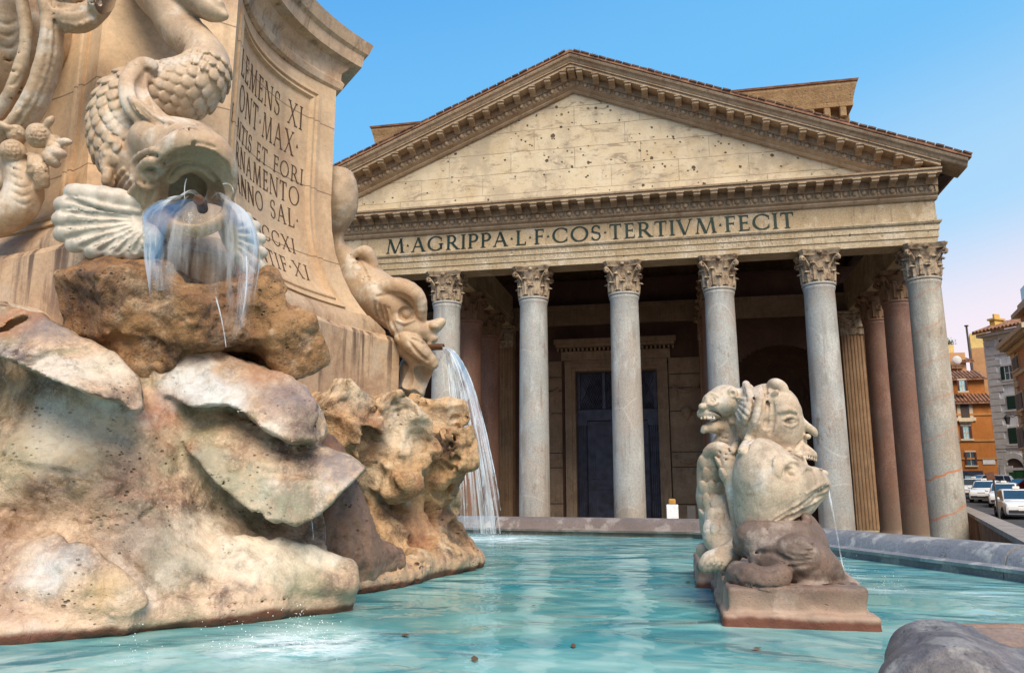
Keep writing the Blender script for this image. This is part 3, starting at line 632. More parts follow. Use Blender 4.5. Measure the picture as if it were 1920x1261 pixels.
# weeds on the ridge
# ------------------------------------------------------------------ carving: distance fields blended smoothly, then meshed
class Carve:
    def __init__(s, lo, hi, vox):
        s.lo = np.array(lo, float); s.v = vox; s.n = np.ceil((np.array(hi)-s.lo)/vox).astype(int)+1
        s.ax = [(s.lo[i]+vox*np.arange(s.n[i])).astype(np.float32) for i in range(3)]
        s.D = np.full(s.n, 3.0, np.float32)
    def reg(s, lo, hi, k):
        a = np.floor((np.asarray(lo)-k-2.5*s.v-s.lo)/s.v).astype(int); b = np.ceil((np.asarray(hi)+k+2.5*s.v-s.lo)/s.v).astype(int)+1
        a = np.clip(a, 0, s.n); b = np.clip(b, 0, s.n)
        if (b-a).min() <= 0: return None
        sl = tuple(slice(a[i], b[i]) for i in range(3)); return sl, [s.ax[0][sl[0]][:, None, None], s.ax[1][sl[1]][None, :, None], s.ax[2][sl[2]][None, None, :]]
    def put(s, sl, d, k, sub):
        D = s.D[sl]
        if sub:
            d = -d
            if k > 0: h = np.maximum(k-np.abs(D-d), 0)/k; s.D[sl] = np.maximum(D, d)+h*h*k*.25
            else: s.D[sl] = np.maximum(D, d)
        elif k > 0: h = np.maximum(k-np.abs(D-d), 0)/k; s.D[sl] = np.minimum(D, d)-h*h*k*.25
        else: s.D[sl] = np.minimum(D, d)
    def cap(s, a, b, ra, rb, k=.03, sub=False, flat=None):
        a, b = np.asarray(a, float), np.asarray(b, float); R = max(ra, rb); r = s.reg(np.minimum(a, b)-R, np.maximum(a, b)+R, k)
        if r is None: return s
        sl, X = r; P = [X[i]-np.float32(a[i]) for i in range(3)]; ba = b-a
        if flat is not None:
            n, f = flat; n = np.asarray(n, float)/np.linalg.norm(n); dn = (P[0]*n[0]+P[1]*n[1]+P[2]*n[2])*(f-1); P = [P[i]+dn*np.float32(n[i]) for i in range(3)]; ba = ba+n*np.dot(ba, n)*(f-1)
        q = max(float(ba@ba), 1e-12); h = np.clip((P[0]*ba[0]+P[1]*ba[1]+P[2]*ba[2])/q, 0, 1).astype(np.float32)
        d = np.sqrt((P[0]-h*ba[0])**2+(P[1]-h*ba[1])**2+(P[2]-h*ba[2])**2)-(ra+(rb-ra)*h)
        if flat is not None: d = d/f**.5
        s.put(sl, d.astype(np.float32), k, sub); return s
    def tube(s, pts, rads, k=.03, sub=False, flat=None):
        for i in range(len(pts)-1): s.cap(pts[i], pts[i+1], rads[i], rads[i+1], k if i == 0 or not sub else k, sub, flat)
        return s
    def ell(s, c, r, R=None, k=.03, sub=False):
        c = np.asarray(c, float); r = np.asarray(r, float)*np.ones(3); m = r.max(); g = s.reg(c-m, c+m, k)
        if g is None: return s
        sl, X = g; P = [X[i]-np.float32(c[i]) for i in range(3)]
        if R is not None: P = [P[0]*R[0][j]+P[1]*R[1][j]+P[2]*R[2][j] for j in range(3)]
        k0 = np.sqrt((P[0]/r[0])**2+(P[1]/r[1])**2+(P[2]/r[2])**2); k1 = np.sqrt((P[0]/r[0]**2)**2+(P[1]/r[1]**2)**2+(P[2]/r[2]**2)**2)
        s.put(sl, (k0*(k0-1)/np.maximum(k1, 1e-6)).astype(np.float32), k, sub); return s
    def box(s, c, h, R=None, rnd=.02, k=.03, sub=False):
        c = np.asarray(c, float); h = np.asarray(h, float); m = np.linalg.norm(h)+rnd; g = s.reg(c-m, c+m, k)
        if g is None: return s
        sl, X = g; P = [X[i]-np.float32(c[i]) for i in range(3)]
        if R is not None: P = [P[0]*R[0][j]+P[1]*R[1][j]+P[2]*R[2][j] for j in range(3)]
        q = [np.abs(P[i])-(h[i]-rnd) for i in range(3)]
        d = np.sqrt(np.maximum(q[0], 0)**2+np.maximum(q[1], 0)**2+np.maximum(q[2], 0)**2)+np.minimum(np.maximum(np.maximum(q[0], q[1]), q[2]), 0)-rnd
        s.put(sl, d.astype(np.float32), k, sub); return s
    def rough(s, cell, amp, seed=0, ridged=False):
        rs = np.random.RandomState(seed); D = s.D; cell = cell if isinstance(cell, tuple) else (cell,)*3; m = [int(math.ceil(s.n[i]*s.v/cell[i]))+2 for i in range(3)]; L = rs.uniform(-1, 1, m).astype(np.float32)
        for i in range(3):
            x = np.arange(s.n[i])*s.v/cell[i]; a = x.astype(int); t = (x-a); t = (t*t*(3-2*t)).astype(np.float32); sh = [1, 1, 1]; sh[i] = -1; t = t.reshape(sh)
            L = np.take(L, a, i)*(1-t)+np.take(L, a+1, i)*t
        if ridged: L = 1-2*np.abs(L)
        s.D = D+amp*L; return s
    def val(s, p):
        q = (np.asarray(p, float)-s.lo)/s.v; q = np.clip(q, 0, np.array(s.n)-1.001); i = q.astype(int); f = q-i; o = 0
        for a in (0, 1):
            for b in (0, 1):
                for c in (0, 1): o = o+s.D[i[..., 0]+a, i[..., 1]+b, i[..., 2]+c]*np.abs(1-a-f[..., 0])*np.abs(1-b-f[..., 1])*np.abs(1-c-f[..., 2])
        return o
    def grad(s, p):
        e = np.eye(3)*s.v*1.2; g = np.array([s.val(p+e[i])-s.val(p-e[i]) for i in range(3)]); return g/(np.linalg.norm(g)+1e-9)
    def snap(s, p):
        for _ in range(4): p = p-s.grad(p)*s.val(p)*.8
        return p
    def hit(s, px, py):
        r = ray(px, py); c = (s.lo+s.v*s.n/2-CAM); t0 = np.dot(c, FW); R = np.linalg.norm(s.v*s.n)/2; t = np.arange(max(.3, t0-R), t0+R, s.v*.6); P = CAM+r*t[:, None]
        ins = ((P > s.lo) & (P < s.lo+s.v*(np.array(s.n)-1))).all(1); v = np.where(ins, s.val(P), 9); k = np.nonzero(v < 0)[0]
        if len(k) == 0: return None
        k = k[0]
        if k == 0 or v[k-1] > 5: return t[k]
        return t[k-1]+(t[k]-t[k-1])*v[k-1]/(v[k-1]-v[k])
    def line(s, pts, off=0.0, k=.006, sub=False, n=1):
        """carve or raise a line lying on the visible surface: (px, py, radius px); off in radii, + is deeper"""
        o = []; last = None
        for x, y, r in pts:
            d = s.hit(x, y)
            if d is None: d = last
            if d is None: continue
            last = d; o.append((x, y, d+off*r*d/FPX, r))
        if len(o) > 1: chain(s, o, k, sub, None, n)
        return s
    def dot(s, px, py, rx, ry, off=0.0, k=.005, sub=False, rz=None, tilt=0):
        d = s.hit(px, py)
        if d is not None: blob(s, px, py, d+off*rx*d/FPX, rx, ry, rz or rx, k, sub, tilt)
        return s
    def scoops(s, rs, n, box, r0, r1, off=-.72, k=.01, flat=1.6):
        for _ in range(n):
            x, y, r = rs.uniform(box[0], box[2]), rs.uniform(box[1], box[3]), rs.uniform(r0, r1); d = s.hit(x, y)
            if d is None: continue
            p = CAM+ray(x, y)*d; g = s.grad(p); u = r*d/FPX; a = rs.normal(0, 1, 3); a -= g*np.dot(a, g); a /= np.linalg.norm(a); b = np.cross(g, a)
            s.ell(p-g*off*u, (u*flat*rs.uniform(.8, 1.3), u*rs.uniform(.8, 1.2), u), np.array([a, b, g]).T, k, True)
        return s
    def pits(s, rs, n, box, r0, r1):
        for _ in range(n):
            x, y = rs.uniform(box[0], box[2]), rs.uniform(box[1], box[3]); m = rs.randint(1, 6)
            for _ in range(m):
                xx, yy, r = x+rs.normal(0, 14), y+rs.normal(0, 10), r0+(r1-r0)*rs.uniform(0, 1)**2.5; d = s.hit(xx, yy)
                if d is not None: blob(s, xx, yy, d, r*rs.uniform(.8, 1.6), r, r*.9, .003, True, rs.uniform(-40, 40))
        return s
    def cut_below(s, z): s.D = np.maximum(s.D, (z-s.ax[2])[None, None, :]); return s
    def mesh(s):
        D = s.D; S = D < 0; m = np.zeros(tuple(s.n-1), np.int8)
        for i in (0, 1):
            for j in (0, 1):
                for k in (0, 1): m += S[i:s.n[0]-1+i, j:s.n[1]-1+j, k:s.n[2]-1+k]
        A = np.argwhere((m > 0) & (m < 8)); idx = np.full(tuple(s.n-1), -1, np.int32); idx[A[:, 0], A[:, 1], A[:, 2]] = np.arange(len(A))
        cs = [(i, j, k) for i in (0, 1) for j in (0, 1) for k in (0, 1)]; val = {c: D[A[:, 0]+c[0], A[:, 1]+c[1], A[:, 2]+c[2]] for c in cs}
        acc = np.zeros((len(A), 3)); cnt = np.zeros(len(A))
        for c in cs:
            for x in range(3):
                if c[x] == 0:
                    e = list(c); e[x] = 1; a, b = val[c], val[tuple(e)]; q = (a < 0) != (b < 0); t = np.where(q, a/np.where(q, a-b, 1), 0)
                    p = np.tile(np.array(c, float), (len(A), 1)); p[:, x] += t; acc += p*q[:, None]; cnt += q
        V = s.lo+(A+acc/cnt[:, None])*s.v; F = []
        for x in range(3):
            a = [slice(None)]*3; b = [slice(None)]*3; a[x] = slice(0, -1); b[x] = slice(1, None); ch = S[tuple(a)] != S[tuple(b)]; u, w = (x+1) % 3, (x+2) % 3
            E = np.argwhere(ch); ok = (E[:, u] > 0) & (E[:, w] > 0) & (E[:, u] < s.n[u]-1) & (E[:, w] < s.n[w]-1); E = E[ok]
            ins = S[E[:, 0], E[:, 1], E[:, 2]]; q = []
            for du, dw in ((-1, -1), (0, -1), (0, 0), (-1, 0)): c = E.copy(); c[:, u] += du; c[:, w] += dw; q.append(idx[c[:, 0], c[:, 1], c[:, 2]])
            q = np.stack(q, 1); q[~ins] = q[~ins][:, ::-1]; F.append(q)
        return V, np.concatenate(F)
    def build(s, name, mat, parent=None, relax=0):
        V, F = s.mesh()
        for _ in range(relax):
            acc = np.zeros_like(V); cnt = np.zeros(len(V))
            for a, b in ((0, 1), (1, 2), (2, 3), (3, 0)):
                np.add.at(acc, F[:, a], V[F[:, b]]); np.add.at(cnt, F[:, a], 1)
            V = V*.5+acc/np.maximum(cnt, 1)[:, None]*.5
        if parent is not None: V = V-wloc(parent)
        me = bpy.data.meshes.new(name); me.vertices.add(len(V)); me.vertices.foreach_set('co', V.astype(np.float32).ravel())
        me.loops.add(F.size); me.loops.foreach_set('vertex_index', F.astype(np.int32).ravel()); me.polygons.add(len(F))
        me.polygons.foreach_set('loop_start', np.arange(0, F.size, 4, dtype=np.int32)); me.polygons.foreach_set('use_smooth', np.ones(len(F), bool))
        me.update(calc_edges=True); me.validate(); me.materials.append(mat)
        o = bpy.data.objects.new(name, me); COL.objects.link(o)
        if parent: o.parent = parent
        return o
def PT(px, py, d): return W(px, py, d)
def chain(s, pts, k=.03, sub=False, flat=None, n=1):
    """points (px, py, depth, radius in photo pixels); n>1 rounds the bends with a spline"""
    P = np.array([W(a, b, d) for a, b, d, r in pts]); r = np.array([r*d/FPX for a, b, d, r in pts])
    if n > 1 and len(P) > 2:
        Q = np.column_stack([P, r]); E = np.vstack([2*Q[0]-Q[1], Q, 2*Q[-1]-Q[-2]]); o = []
        for i in range(1, len(E)-2):
            for j in range(n):
                t = j/n; o.append(.5*(2*E[i]+(E[i+1]-E[i-1])*t+(2*E[i-1]-5*E[i]+4*E[i+1]-E[i+2])*t*t+(3*E[i]-E[i-1]-3*E[i+1]+E[i+2])*t**3))
        o.append(E[-2]); o = np.array(o); P, r = o[:, :3], np.maximum(o[:, 3], .002)
    s.tube(P, r, k, sub, flat); return s
VF = np.array(FW)                                              # general viewing direction used only to orient carved blocks
def blob(s, px, py, d, rx, ry, rz, k=.03, sub=False, tilt=0, yaw=0):
    """ellipsoid; radii in photo pixels at its depth: across, up, along the view"""
    u = d/FPX; c = W(px, py, d); f = (c-CAM); f /= np.linalg.norm(f); x = np.cross(f, [0, 0, 1]); x /= np.linalg.norm(x); z = np.cross(x, f)
    ct, st = math.cos(math.radians(tilt)), math.sin(math.radians(tilt)); x2 = x*ct+z*st; z2 = -x*st+z*ct
    cy, sy = math.cos(math.radians(yaw)), math.sin(math.radians(yaw)); x3 = x2*cy+f*sy; f3 = -x2*sy+f*cy
    s.ell(c, (rx*u, rz*u, ry*u), np.array([x3, f3, z2]).T, k, sub); return s
def strip(s, A, B, r0, r1, k=.03, n=3, m=2):
    """a slab spanning two rails of (px, py, depth), radii in photo pixels at each rail"""
    def res(Q, N):
        Q = np.array(Q, float); E = np.vstack([2*Q[0]-Q[1], Q, 2*Q[-1]-Q[-2]]); o = []
        for t in np.linspace(0, len(Q)-1.0001, N): i = int(t)+1; u = t-int(t); o.append(.5*(2*E[i]+(E[i+1]-E[i-1])*u+(2*E[i-1]-5*E[i]+4*E[i+1]-E[i+2])*u*u+(3*E[i]-E[i-1]-3*E[i+1]+E[i+2])*u**3))
        return o
    N = n*(max(len(A), len(B))-1)+1
    for a, b in zip(res(A, N), res(B, N)): s.cap(W(*a), W(*b), r0*a[2]/FPX, r1*b[2]/FPX, k)
    return s
def relief(s, ctrl, top, right, k=.04, thick=1.3, bottom=None):
    """draped wall: control points (px, py, depth) joined by a thin-plate surface, trimmed by a top edge y(x) and a right edge x(y)"""
    c = np.array(ctrl, float); q = c[:, :2]/200; U = lambda r2: np.where(r2 > 1e-9, .5*r2*np.log(np.maximum(r2, 1e-9)), 0)
    K = U(((q[:, None]-q[None])**2).sum(-1))+np.eye(len(q))*.02; Pm = np.column_stack([np.ones(len(q)), q]); A = np.block([[K, Pm], [Pm.T, np.zeros((3, 3))]]); w = np.linalg.solve(A, np.concatenate([c[:, 2], np.zeros(3)]))
    gx = np.arange(-500, 900, 20.0); gy = np.arange(400, 1400, 20.0); G = np.stack(np.meshgrid(gx/200, gy/200, indexing='ij'), -1).reshape(-1, 2)
    H = (U(((G[:, None]-q[None])**2).sum(-1)) @ w[:len(q)]+w[-3]+G @ w[-2:]).reshape(len(gx), len(gy)).astype(np.float32)
    X, Y, Z = [a-np.float32(b) for a, b in zip((s.ax[0][:, None, None], s.ax[1][None, :, None], s.ax[2][None, None, :]), CAM)]
    dep = X*FW[0]+Y*FW[1]+Z*FW[2]; dep = np.maximum(dep, .3); px = 960+FPX*(X*RT[0]+Y*RT[1]+Z*RT[2])/dep; py = 630.5-FPX*(X*UP[0]+Y*UP[1]+Z*UP[2])/dep
    fx = np.clip((px+500)/20, 0, len(gx)-1.01); fy = np.clip((py-400)/20, 0, len(gy)-1.01); ix, iy = fx.astype(np.int32), fy.astype(np.int32); fx -= ix; fy -= iy
    h = H[ix, iy]*(1-fx)*(1-fy)+H[ix+1, iy]*fx*(1-fy)+H[ix, iy+1]*(1-fx)*fy+H[ix+1, iy+1]*fx*fy
    d = (h-dep)*.85; d = np.maximum(d, dep-h-thick); T = np.array(top, float); Rr = np.array(right, float)
    d = np.maximum(d, (np.interp(px, T[:, 0], T[:, 1])-py)*dep/FPX); d = np.maximum(d, (px-np.interp(py, Rr[:, 0], Rr[:, 1]))*dep/FPX)
    if bottom: Bt = np.array(bottom, float); d = np.maximum(d, (py-np.interp(px, Bt[:, 0], Bt[:, 1]))*dep/FPX*.9)
    s.put((slice(None),)*3, d.astype(np.float32), k, False); return s
def crag(s, px, py, d, hx, hy, hz, tilt=0, yaw=0, pitch=0, rnd=.03, k=.05, sub=False):
    u = d/FPX; c = W(px, py, d); f = (c-CAM); f[2] = 0; f /= np.linalg.norm(f); x = np.cross(f, [0, 0, 1]); B = np.array([x, f, [0, 0, 1]]).T
    s.box(c, (hx*u, hz*u, hy*u), B @ rot(math.radians(pitch), math.radians(tilt), math.radians(yaw)), rnd, k, sub); return s
# ------------------------------------------------------------------ the fountain
def joints(m, zs):
    b = [n for n in m.t.nodes if n.type == 'BSDF_PRINCIPLED'][0]; c = b.inputs['Base Color'].links[0].from_socket; z = m.sep()[2]
    for q in zs: c = m.mix(m.rng(m.math('ABSOLUTE', m.math('SUBTRACT', z, q)), .003, .007, .65, 0), c, (.06, .035, .02))
    m.put(b.inputs['Base Color'], c); return m.mat
MARB = joints(stone('pedestal marble', (.71, .52, .335), (.61, .42, .25), dark=(.19, .10, .055), stain=.3, streak=.3, pores=0, bump=.25, bdist=.006, scale=.9, pale=(.56, .42, .28), paleamt=.5, red=(.36, .18, .09), redamt=.35, grain=.5, rough=.6), (5.0, 5.63, 6.27))
MARBD = stone('stained pedestal marble', (.62, .45, .295), (.50, .33, .20), dark=(.085, .05, .035), stain=.5, streak=.75, pores=.3, bump=.3, bdist=.006, scale=1.3, red=(.22, .10, .05), redamt=.5, grain=.6, rough=.6, pale=(.50, .44, .36), paleamt=.4).mat
SCUL = stone('carved marble', (.55, .42, .29), (.44, .31, .20), dark=(.16, .09, .05), stain=.4, streak=.35, pores=.25, pscale=40, bump=.35, bdist=.006, scale=2.2, pale=(.62, .56, .48), paleamt=.75, red=(.36, .19, .10), redamt=.35, grain=.5, rough=.55).mat
FINM = stone('washed white marble', (.62, .57, .50), (.54, .47, .38), dark=(.25, .17, .10), stain=.3, streak=.3, pores=0, bump=.3, bdist=.005, scale=2.5, grain=.35, rough=.5).mat
def mk_rock(name, c1, c2, **kw):
    m = stone(name, c1, c2, **kw); b = [n for n in m.t.nodes if n.type == 'BSDF_PRINCIPLED'][0]; base = b.inputs['Base Color'].links[0].from_socket
    z = m.sep()[2]; wob = m.math('ADD', z, m.math('MULTIPLY', m.noise(3, 4, .6), .10))
    c = m.mix(m.rng(wob, 2.66, 2.52, 0, .45), base, (.58, .40, .29))                       # lime crust near the water
    c = m.mix(m.rng(wob, 2.522, 2.495, 0, .93), c, (.115, .028, .012))                     # rusty tide line
    m.put(b.inputs['Base Color'], c); return m.mat
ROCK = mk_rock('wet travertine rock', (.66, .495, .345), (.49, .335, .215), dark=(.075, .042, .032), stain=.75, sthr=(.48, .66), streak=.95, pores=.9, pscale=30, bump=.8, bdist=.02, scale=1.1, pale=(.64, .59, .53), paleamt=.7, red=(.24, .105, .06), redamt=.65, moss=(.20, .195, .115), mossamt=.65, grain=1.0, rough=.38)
ROCKB = mk_rock('ochre travertine rock', (.64, .43, .24), (.46, .28, .14), dark=(.055, .028, .018), stain=.9, sthr=(.50, .66), streak=.6, pores=.95, pscale=24, bump=.9, bdist=.026, scale=1.8, pale=(.66, .53, .37), paleamt=.7, red=(.25, .09, .04), redamt=.65, grain=1.0, rough=.7)
def drips(mat, z0, z1):
    m = NT.__new__(NT); m.mat = mat; m.t = mat.node_tree; m.geo = m.n('ShaderNodeNewGeometry'); m.pos = m.geo.outputs['Position']
    b = [n for n in m.t.nodes if n.type == 'BSDF_PRINCIPLED'][0]; c = b.inputs['Base Color'].links[0].from_socket; z = m.sep()[2]
    k = m.noise(9, 5, .62, m.vec((1, 1, .06))); f = m.math('MULTIPLY', m.rng(k, .52, .63, 0, .85), m.math('MULTIPLY', m.rng(z, z0, z1-.05), m.rng(z, z1, z1+.02, 1, 0)))
    c = m.mix(f, c, (.075, .043, .03)); m.put(b.inputs['Base Color'], c)
drips(MARBD, 3.75, 4.40)
def stains_and_shade(mat, spots):
    """spots of staining on the stone, plus pit shade put into the colour: (px, py, depth, radius px, colour, strength), ragged edges"""
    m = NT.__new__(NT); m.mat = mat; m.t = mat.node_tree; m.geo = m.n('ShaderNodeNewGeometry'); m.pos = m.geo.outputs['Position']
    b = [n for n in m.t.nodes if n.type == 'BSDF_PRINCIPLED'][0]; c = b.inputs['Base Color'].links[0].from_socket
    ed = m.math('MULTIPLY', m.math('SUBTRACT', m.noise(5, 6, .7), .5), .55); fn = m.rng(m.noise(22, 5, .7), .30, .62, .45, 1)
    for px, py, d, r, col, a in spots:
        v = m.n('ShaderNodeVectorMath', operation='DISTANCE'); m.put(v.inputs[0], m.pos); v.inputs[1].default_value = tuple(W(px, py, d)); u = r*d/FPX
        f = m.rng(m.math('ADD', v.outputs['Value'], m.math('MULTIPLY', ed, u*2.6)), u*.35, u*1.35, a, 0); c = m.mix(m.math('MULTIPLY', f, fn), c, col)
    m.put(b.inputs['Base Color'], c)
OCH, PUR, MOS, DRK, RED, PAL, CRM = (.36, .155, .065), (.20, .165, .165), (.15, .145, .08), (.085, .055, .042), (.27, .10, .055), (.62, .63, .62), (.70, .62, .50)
stains_and_shade(ROCK, [(20, 590, 3.85, 70, OCH, .85), (105, 606, 3.8, 55, PUR, .8), (20, 720, 3.8, 70, (.25, .16, .055), .85), (230, 758, 3.56, 34, DRK, .8), (30, 850, 3.65, 90, MOS, .85), (150, 880, 3.68, 60, MOS, .8), (50, 955, 3.55, 60, (.15, .075, .03), .8),
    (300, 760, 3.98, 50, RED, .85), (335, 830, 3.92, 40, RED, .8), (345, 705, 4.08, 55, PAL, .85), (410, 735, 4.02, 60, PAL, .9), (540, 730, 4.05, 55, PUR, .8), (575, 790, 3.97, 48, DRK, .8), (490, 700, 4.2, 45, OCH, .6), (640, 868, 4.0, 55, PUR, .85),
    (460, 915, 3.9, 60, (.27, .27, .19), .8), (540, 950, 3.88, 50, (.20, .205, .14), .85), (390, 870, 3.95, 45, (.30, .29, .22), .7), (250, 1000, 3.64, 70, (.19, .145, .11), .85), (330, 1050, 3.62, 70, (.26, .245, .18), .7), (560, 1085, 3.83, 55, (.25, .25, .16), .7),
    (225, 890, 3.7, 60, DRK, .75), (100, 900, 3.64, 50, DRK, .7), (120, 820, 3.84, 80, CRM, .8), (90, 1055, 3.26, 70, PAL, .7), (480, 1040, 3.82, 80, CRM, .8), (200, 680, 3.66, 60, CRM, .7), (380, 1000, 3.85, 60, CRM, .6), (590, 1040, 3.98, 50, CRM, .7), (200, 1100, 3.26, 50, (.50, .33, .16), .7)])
stains_and_shade(ROCKB, [(826, 835, 5.9, 34, (.03, .018, .014), .95), (700, 960, 5.7, 50, DRK, .75), (760, 1010, 5.8, 60, RED, .8), (850, 1000, 6.2, 50, DRK, .85), (800, 960, 6.1, 40, RED, .7), (650, 750, 5.5, 40, CRM, .6), (760, 800, 5.6, 60, CRM, .75), (830, 775, 6.2, 40, CRM, .7), (690, 830, 5.5, 40, DRK, .6), (740, 920, 5.6, 40, CRM, .6)])  # the near-black first spot paints the shade of the carved pit
CRAG = stone('russet travertine crag', (.44, .25, .11), (.30, .155, .065), dark=(.05, .027, .018), stain=.85, sthr=(.48, .64), streak=.5, pores=.95, pscale=26, bump=.95, bdist=.026, scale=2.0, pale=(.58, .42, .28), paleamt=.7, red=(.20, .08, .035), redamt=.6, grain=1, rough=.65).mat
FOOT = mk_rock('dark brown wet rock', (.27, .165, .11), (.17, .10, .07), dark=(.05, .03, .025), stain=.7, sthr=(.5, .66), streak=.6, pores=.9, pscale=26, bump=.8, bdist=.02, scale=2.0, pale=(.44, .30, .20), paleamt=.6, red=(.30, .13, .06), redamt=.6, grain=1, rough=.5)
FX, FY = .2, -32.28
fou = empty('fountain', (FX, FY, 2.3), 'carved marble fountain with dolphins and travertine rocks rising from the basin', 'fountain')
def plan(h, w, sag, n=16):
    q = []
    for k in range(4):
        a = k*PI/2; c, s_ = round(math.cos(a)), round(math.sin(a))
        for i in range(n+1):
            t = -1+2*i/n; x, y = h-sag*(1-t*t), t*w; q.append((FX+c*x-s_*y, FY+s_*x+c*y))
    return q
def rings(lv):
    m = MB(); P = np.array([[(x, y, z) for x, y in plan(h, w, sg)] for z, h, w, sg in lv]); m.grid(P, True); n = P.shape[1]
    m.add(P[0], [list(range(n))[::-1]]); m.add(P[-1], [list(range(n))]); return m
dado = rings([(4.56, 1.70, 1.10, .27), (4.64, 1.645, 1.05, .26), (4.75, 1.58, .99, .255), (4.9, 1.52, .93, .25), (5.1, 1.465, .87, .24), (5.3, 1.435, .845, .24), (5.55, 1.42, .83, .24), (6.72, 1.42, .83, .24), (6.72, .9, .6, .1)]).build('pedestal', MARB, fou, True, auto=25)
rings([(3.3, 1.9, 1.40, .30), (4.36, 1.9, 1.40, .30), (4.40, 1.87, 1.38, .30), (4.42, 1.80, 1.30, .29), (4.455, 1.80, 1.28, .29), (4.50, 1.77, 1.2, .28), (4.565, 1.71, 1.11, .27)]).build('plinth', MARBD, fou, True, auto=25)
rings([(6.66, 1.43, .84, .24), (6.68, 1.46, .87, .24), (6.74, 1.475, .885, .24), (6.77, 1.45, .86, .24), (6.84, 1.455, .86, .24), (6.90, 1.50, .90, .24), (6.93, 1.51, .91, .24), (6.935, 1.53, .93, .24), (6.95, 1.60, .98, .24), (7.06, 1.615, .99, .24), (7.09, 1.65, 1.01, .24), (7.2, 1.69, 1.04, .24), (7.22, 1.2, 1.0, .1)]).build('pedestal_cornice', MARBD, fou, True, auto=25)
def dprof(z):
    lv = [(4.56, 1.70, 1.10, .27), (4.64, 1.645, 1.05, .26), (4.75, 1.58, .99, .255), (4.9, 1.52, .93, .25), (5.1, 1.465, .87, .24), (5.3, 1.435, .845, .24), (5.55, 1.42, .83, .24), (6.64, 1.42, .83, .24)]
    a = np.array(lv); return [np.interp(z, a[:, 0], a[:, i]) for i in (1, 2, 3)]
def face(y, z, out=0.0, k=0):                                 # point of the hollow faces: y along the face, z up
    h, w, sg = dprof(z); t = y/w; x = h-sg*(1-t*t)+out; a = k*PI/2; return (FX+math.cos(a)*x-math.sin(a)*y, FY+math.sin(a)*x+math.cos(a)*y, z)
def frame_strip(m, prof, pts, k, closed=True):
    """moulding: prof (across, out) swept along pts (fraction of the half width, z, inward direction)"""
    P = []
    for f, z, dy, dz in pts:
        row = []
        for a, o in prof:
            zz = z+dz*a; y = f*dprof(zz)[1]+dy*a; row.append(face(y, zz, o, k))
        P.append(row)
    if closed: P.append(P[0])
    m.grid(np.array(P).transpose(1, 0, 2))
for k in (0, 3, 1, 2):
    m = MB(); B_, T_ = 4.64, 6.50; fr = .74; pts = []
    for i in range(13): z = B_+(T_-B_)*i/12; pts.append((-fr, z, 1, 0 if 0 < i < 12 else (1 if i == 0 else -1)))
    for i in range(1, 13): f = -fr+2*fr*i/12; pts.append((f, T_, 0 if i < 12 else -1, -1))
    for i in range(1, 13): z = T_-(T_-B_)*i/12; pts.append((fr, z, -1, 0 if i < 12 else 1))
    for i in range(1, 12): f = fr-2*fr*i/12; pts.append((f, B_, 0, 1))
    frame_strip(m, [(-.055, -.01), (-.05, .022), (-.02, .028), (-.012, .008), (.0, .008), (.012, .026), (.03, .03), (.045, .006), (.055, -.02)], pts, k)
    m.build('inscription_frame', MARB, dado, True, auto=35)
INK = plain('carved lettering', (.085, .052, .032), .9)
m = MB(); WK[0] = .64
ROWS = [('CLEMENS XI', 6.12, .215, -.63, .50), ('PONT.MAX.', 5.845, .215, -.585, .47), ('FONTIS ET FORI', 5.62, .145, -.70, .54), ('ORNAMENTO', 5.41, .17, -.63, .51),
        ('ANNO SAL.', 5.205, .16, -.47, .50), ('MDCCXI', 4.97, .13, -.29, .43), ('PONTIF.XI', 4.76, .135, -.44, .54)]
for txt, z, sz, y0, y1 in ROWS:
    k = 0
    for word in txt.replace('.', ' ').split():
        e = txt.index(word, k)+len(word)+1; letters(txt, sz, lambda u, v, o, z=z, y0=y0: face(y0+u, z+v, .001+o, 0), y1-y0, .2, .003, only=(k, e)).build('inscription', INK, dado); k = e
WK[0] = 1
# ------------------------------------------------------------------ travertine rocks at the foot
rk = Carve((-1.2, -35.5, 2.2), (3.3, -32.9, 4.15), .0155)
relief(rk, [(-300, 760, 3.95), (-100, 770, 3.88), (30, 770, 3.86), (120, 785, 3.86), (200, 800, 3.86), (270, 800, 3.9), (330, 780, 4.05), (400, 800, 4.16), (500, 815, 4.22), (590, 830, 4.26),
            (-300, 660, 4.0), (0, 640, 3.98), (120, 680, 3.95), (220, 730, 3.92), (300, 680, 4.2), (420, 720, 4.3), (540, 760, 4.3),
            (-300, 880, 3.72), (-100, 880, 3.66), (50, 880, 3.63), (150, 890, 3.66), (240, 900, 3.74), (320, 890, 3.92), (370, 880, 4.04), (430, 930, 4.1), (330, 940, 3.84), (400, 970, 3.98), (480, 990, 4.1), (560, 1005, 4.2), (620, 1010, 4.24),
            (-100, 980, 3.56), (60, 980, 3.58), (150, 980, 3.62), (240, 1000, 3.66), (330, 1020, 3.71), (420, 1040, 3.79), (510, 1055, 3.89), (590, 1062, 3.96), (650, 1078, 4.02),
            (0, 1090, 3.46), (150, 1090, 3.47), (300, 1090, 3.53), (400, 1100, 3.61), (500, 1108, 3.73), (580, 1106, 3.85), (645, 1104, 3.97),
            (-200, 1200, 3.2), (0, 1200, 3.22), (200, 1180, 3.33), (350, 1165, 3.52), (500, 1150, 3.74), (640, 1140, 3.98), (0, 1300, 3.1), (400, 1250, 3.5), (650, 1220, 3.95)],
       [(-500, 575), (0, 585), (150, 640), (262, 712), (285, 640), (420, 690), (560, 740), (620, 800)], [(500, 560), (780, 585), (900, 600), (980, 606), (1030, 612), (1060, 648), (1085, 664), (1130, 662), (1300, 660)])
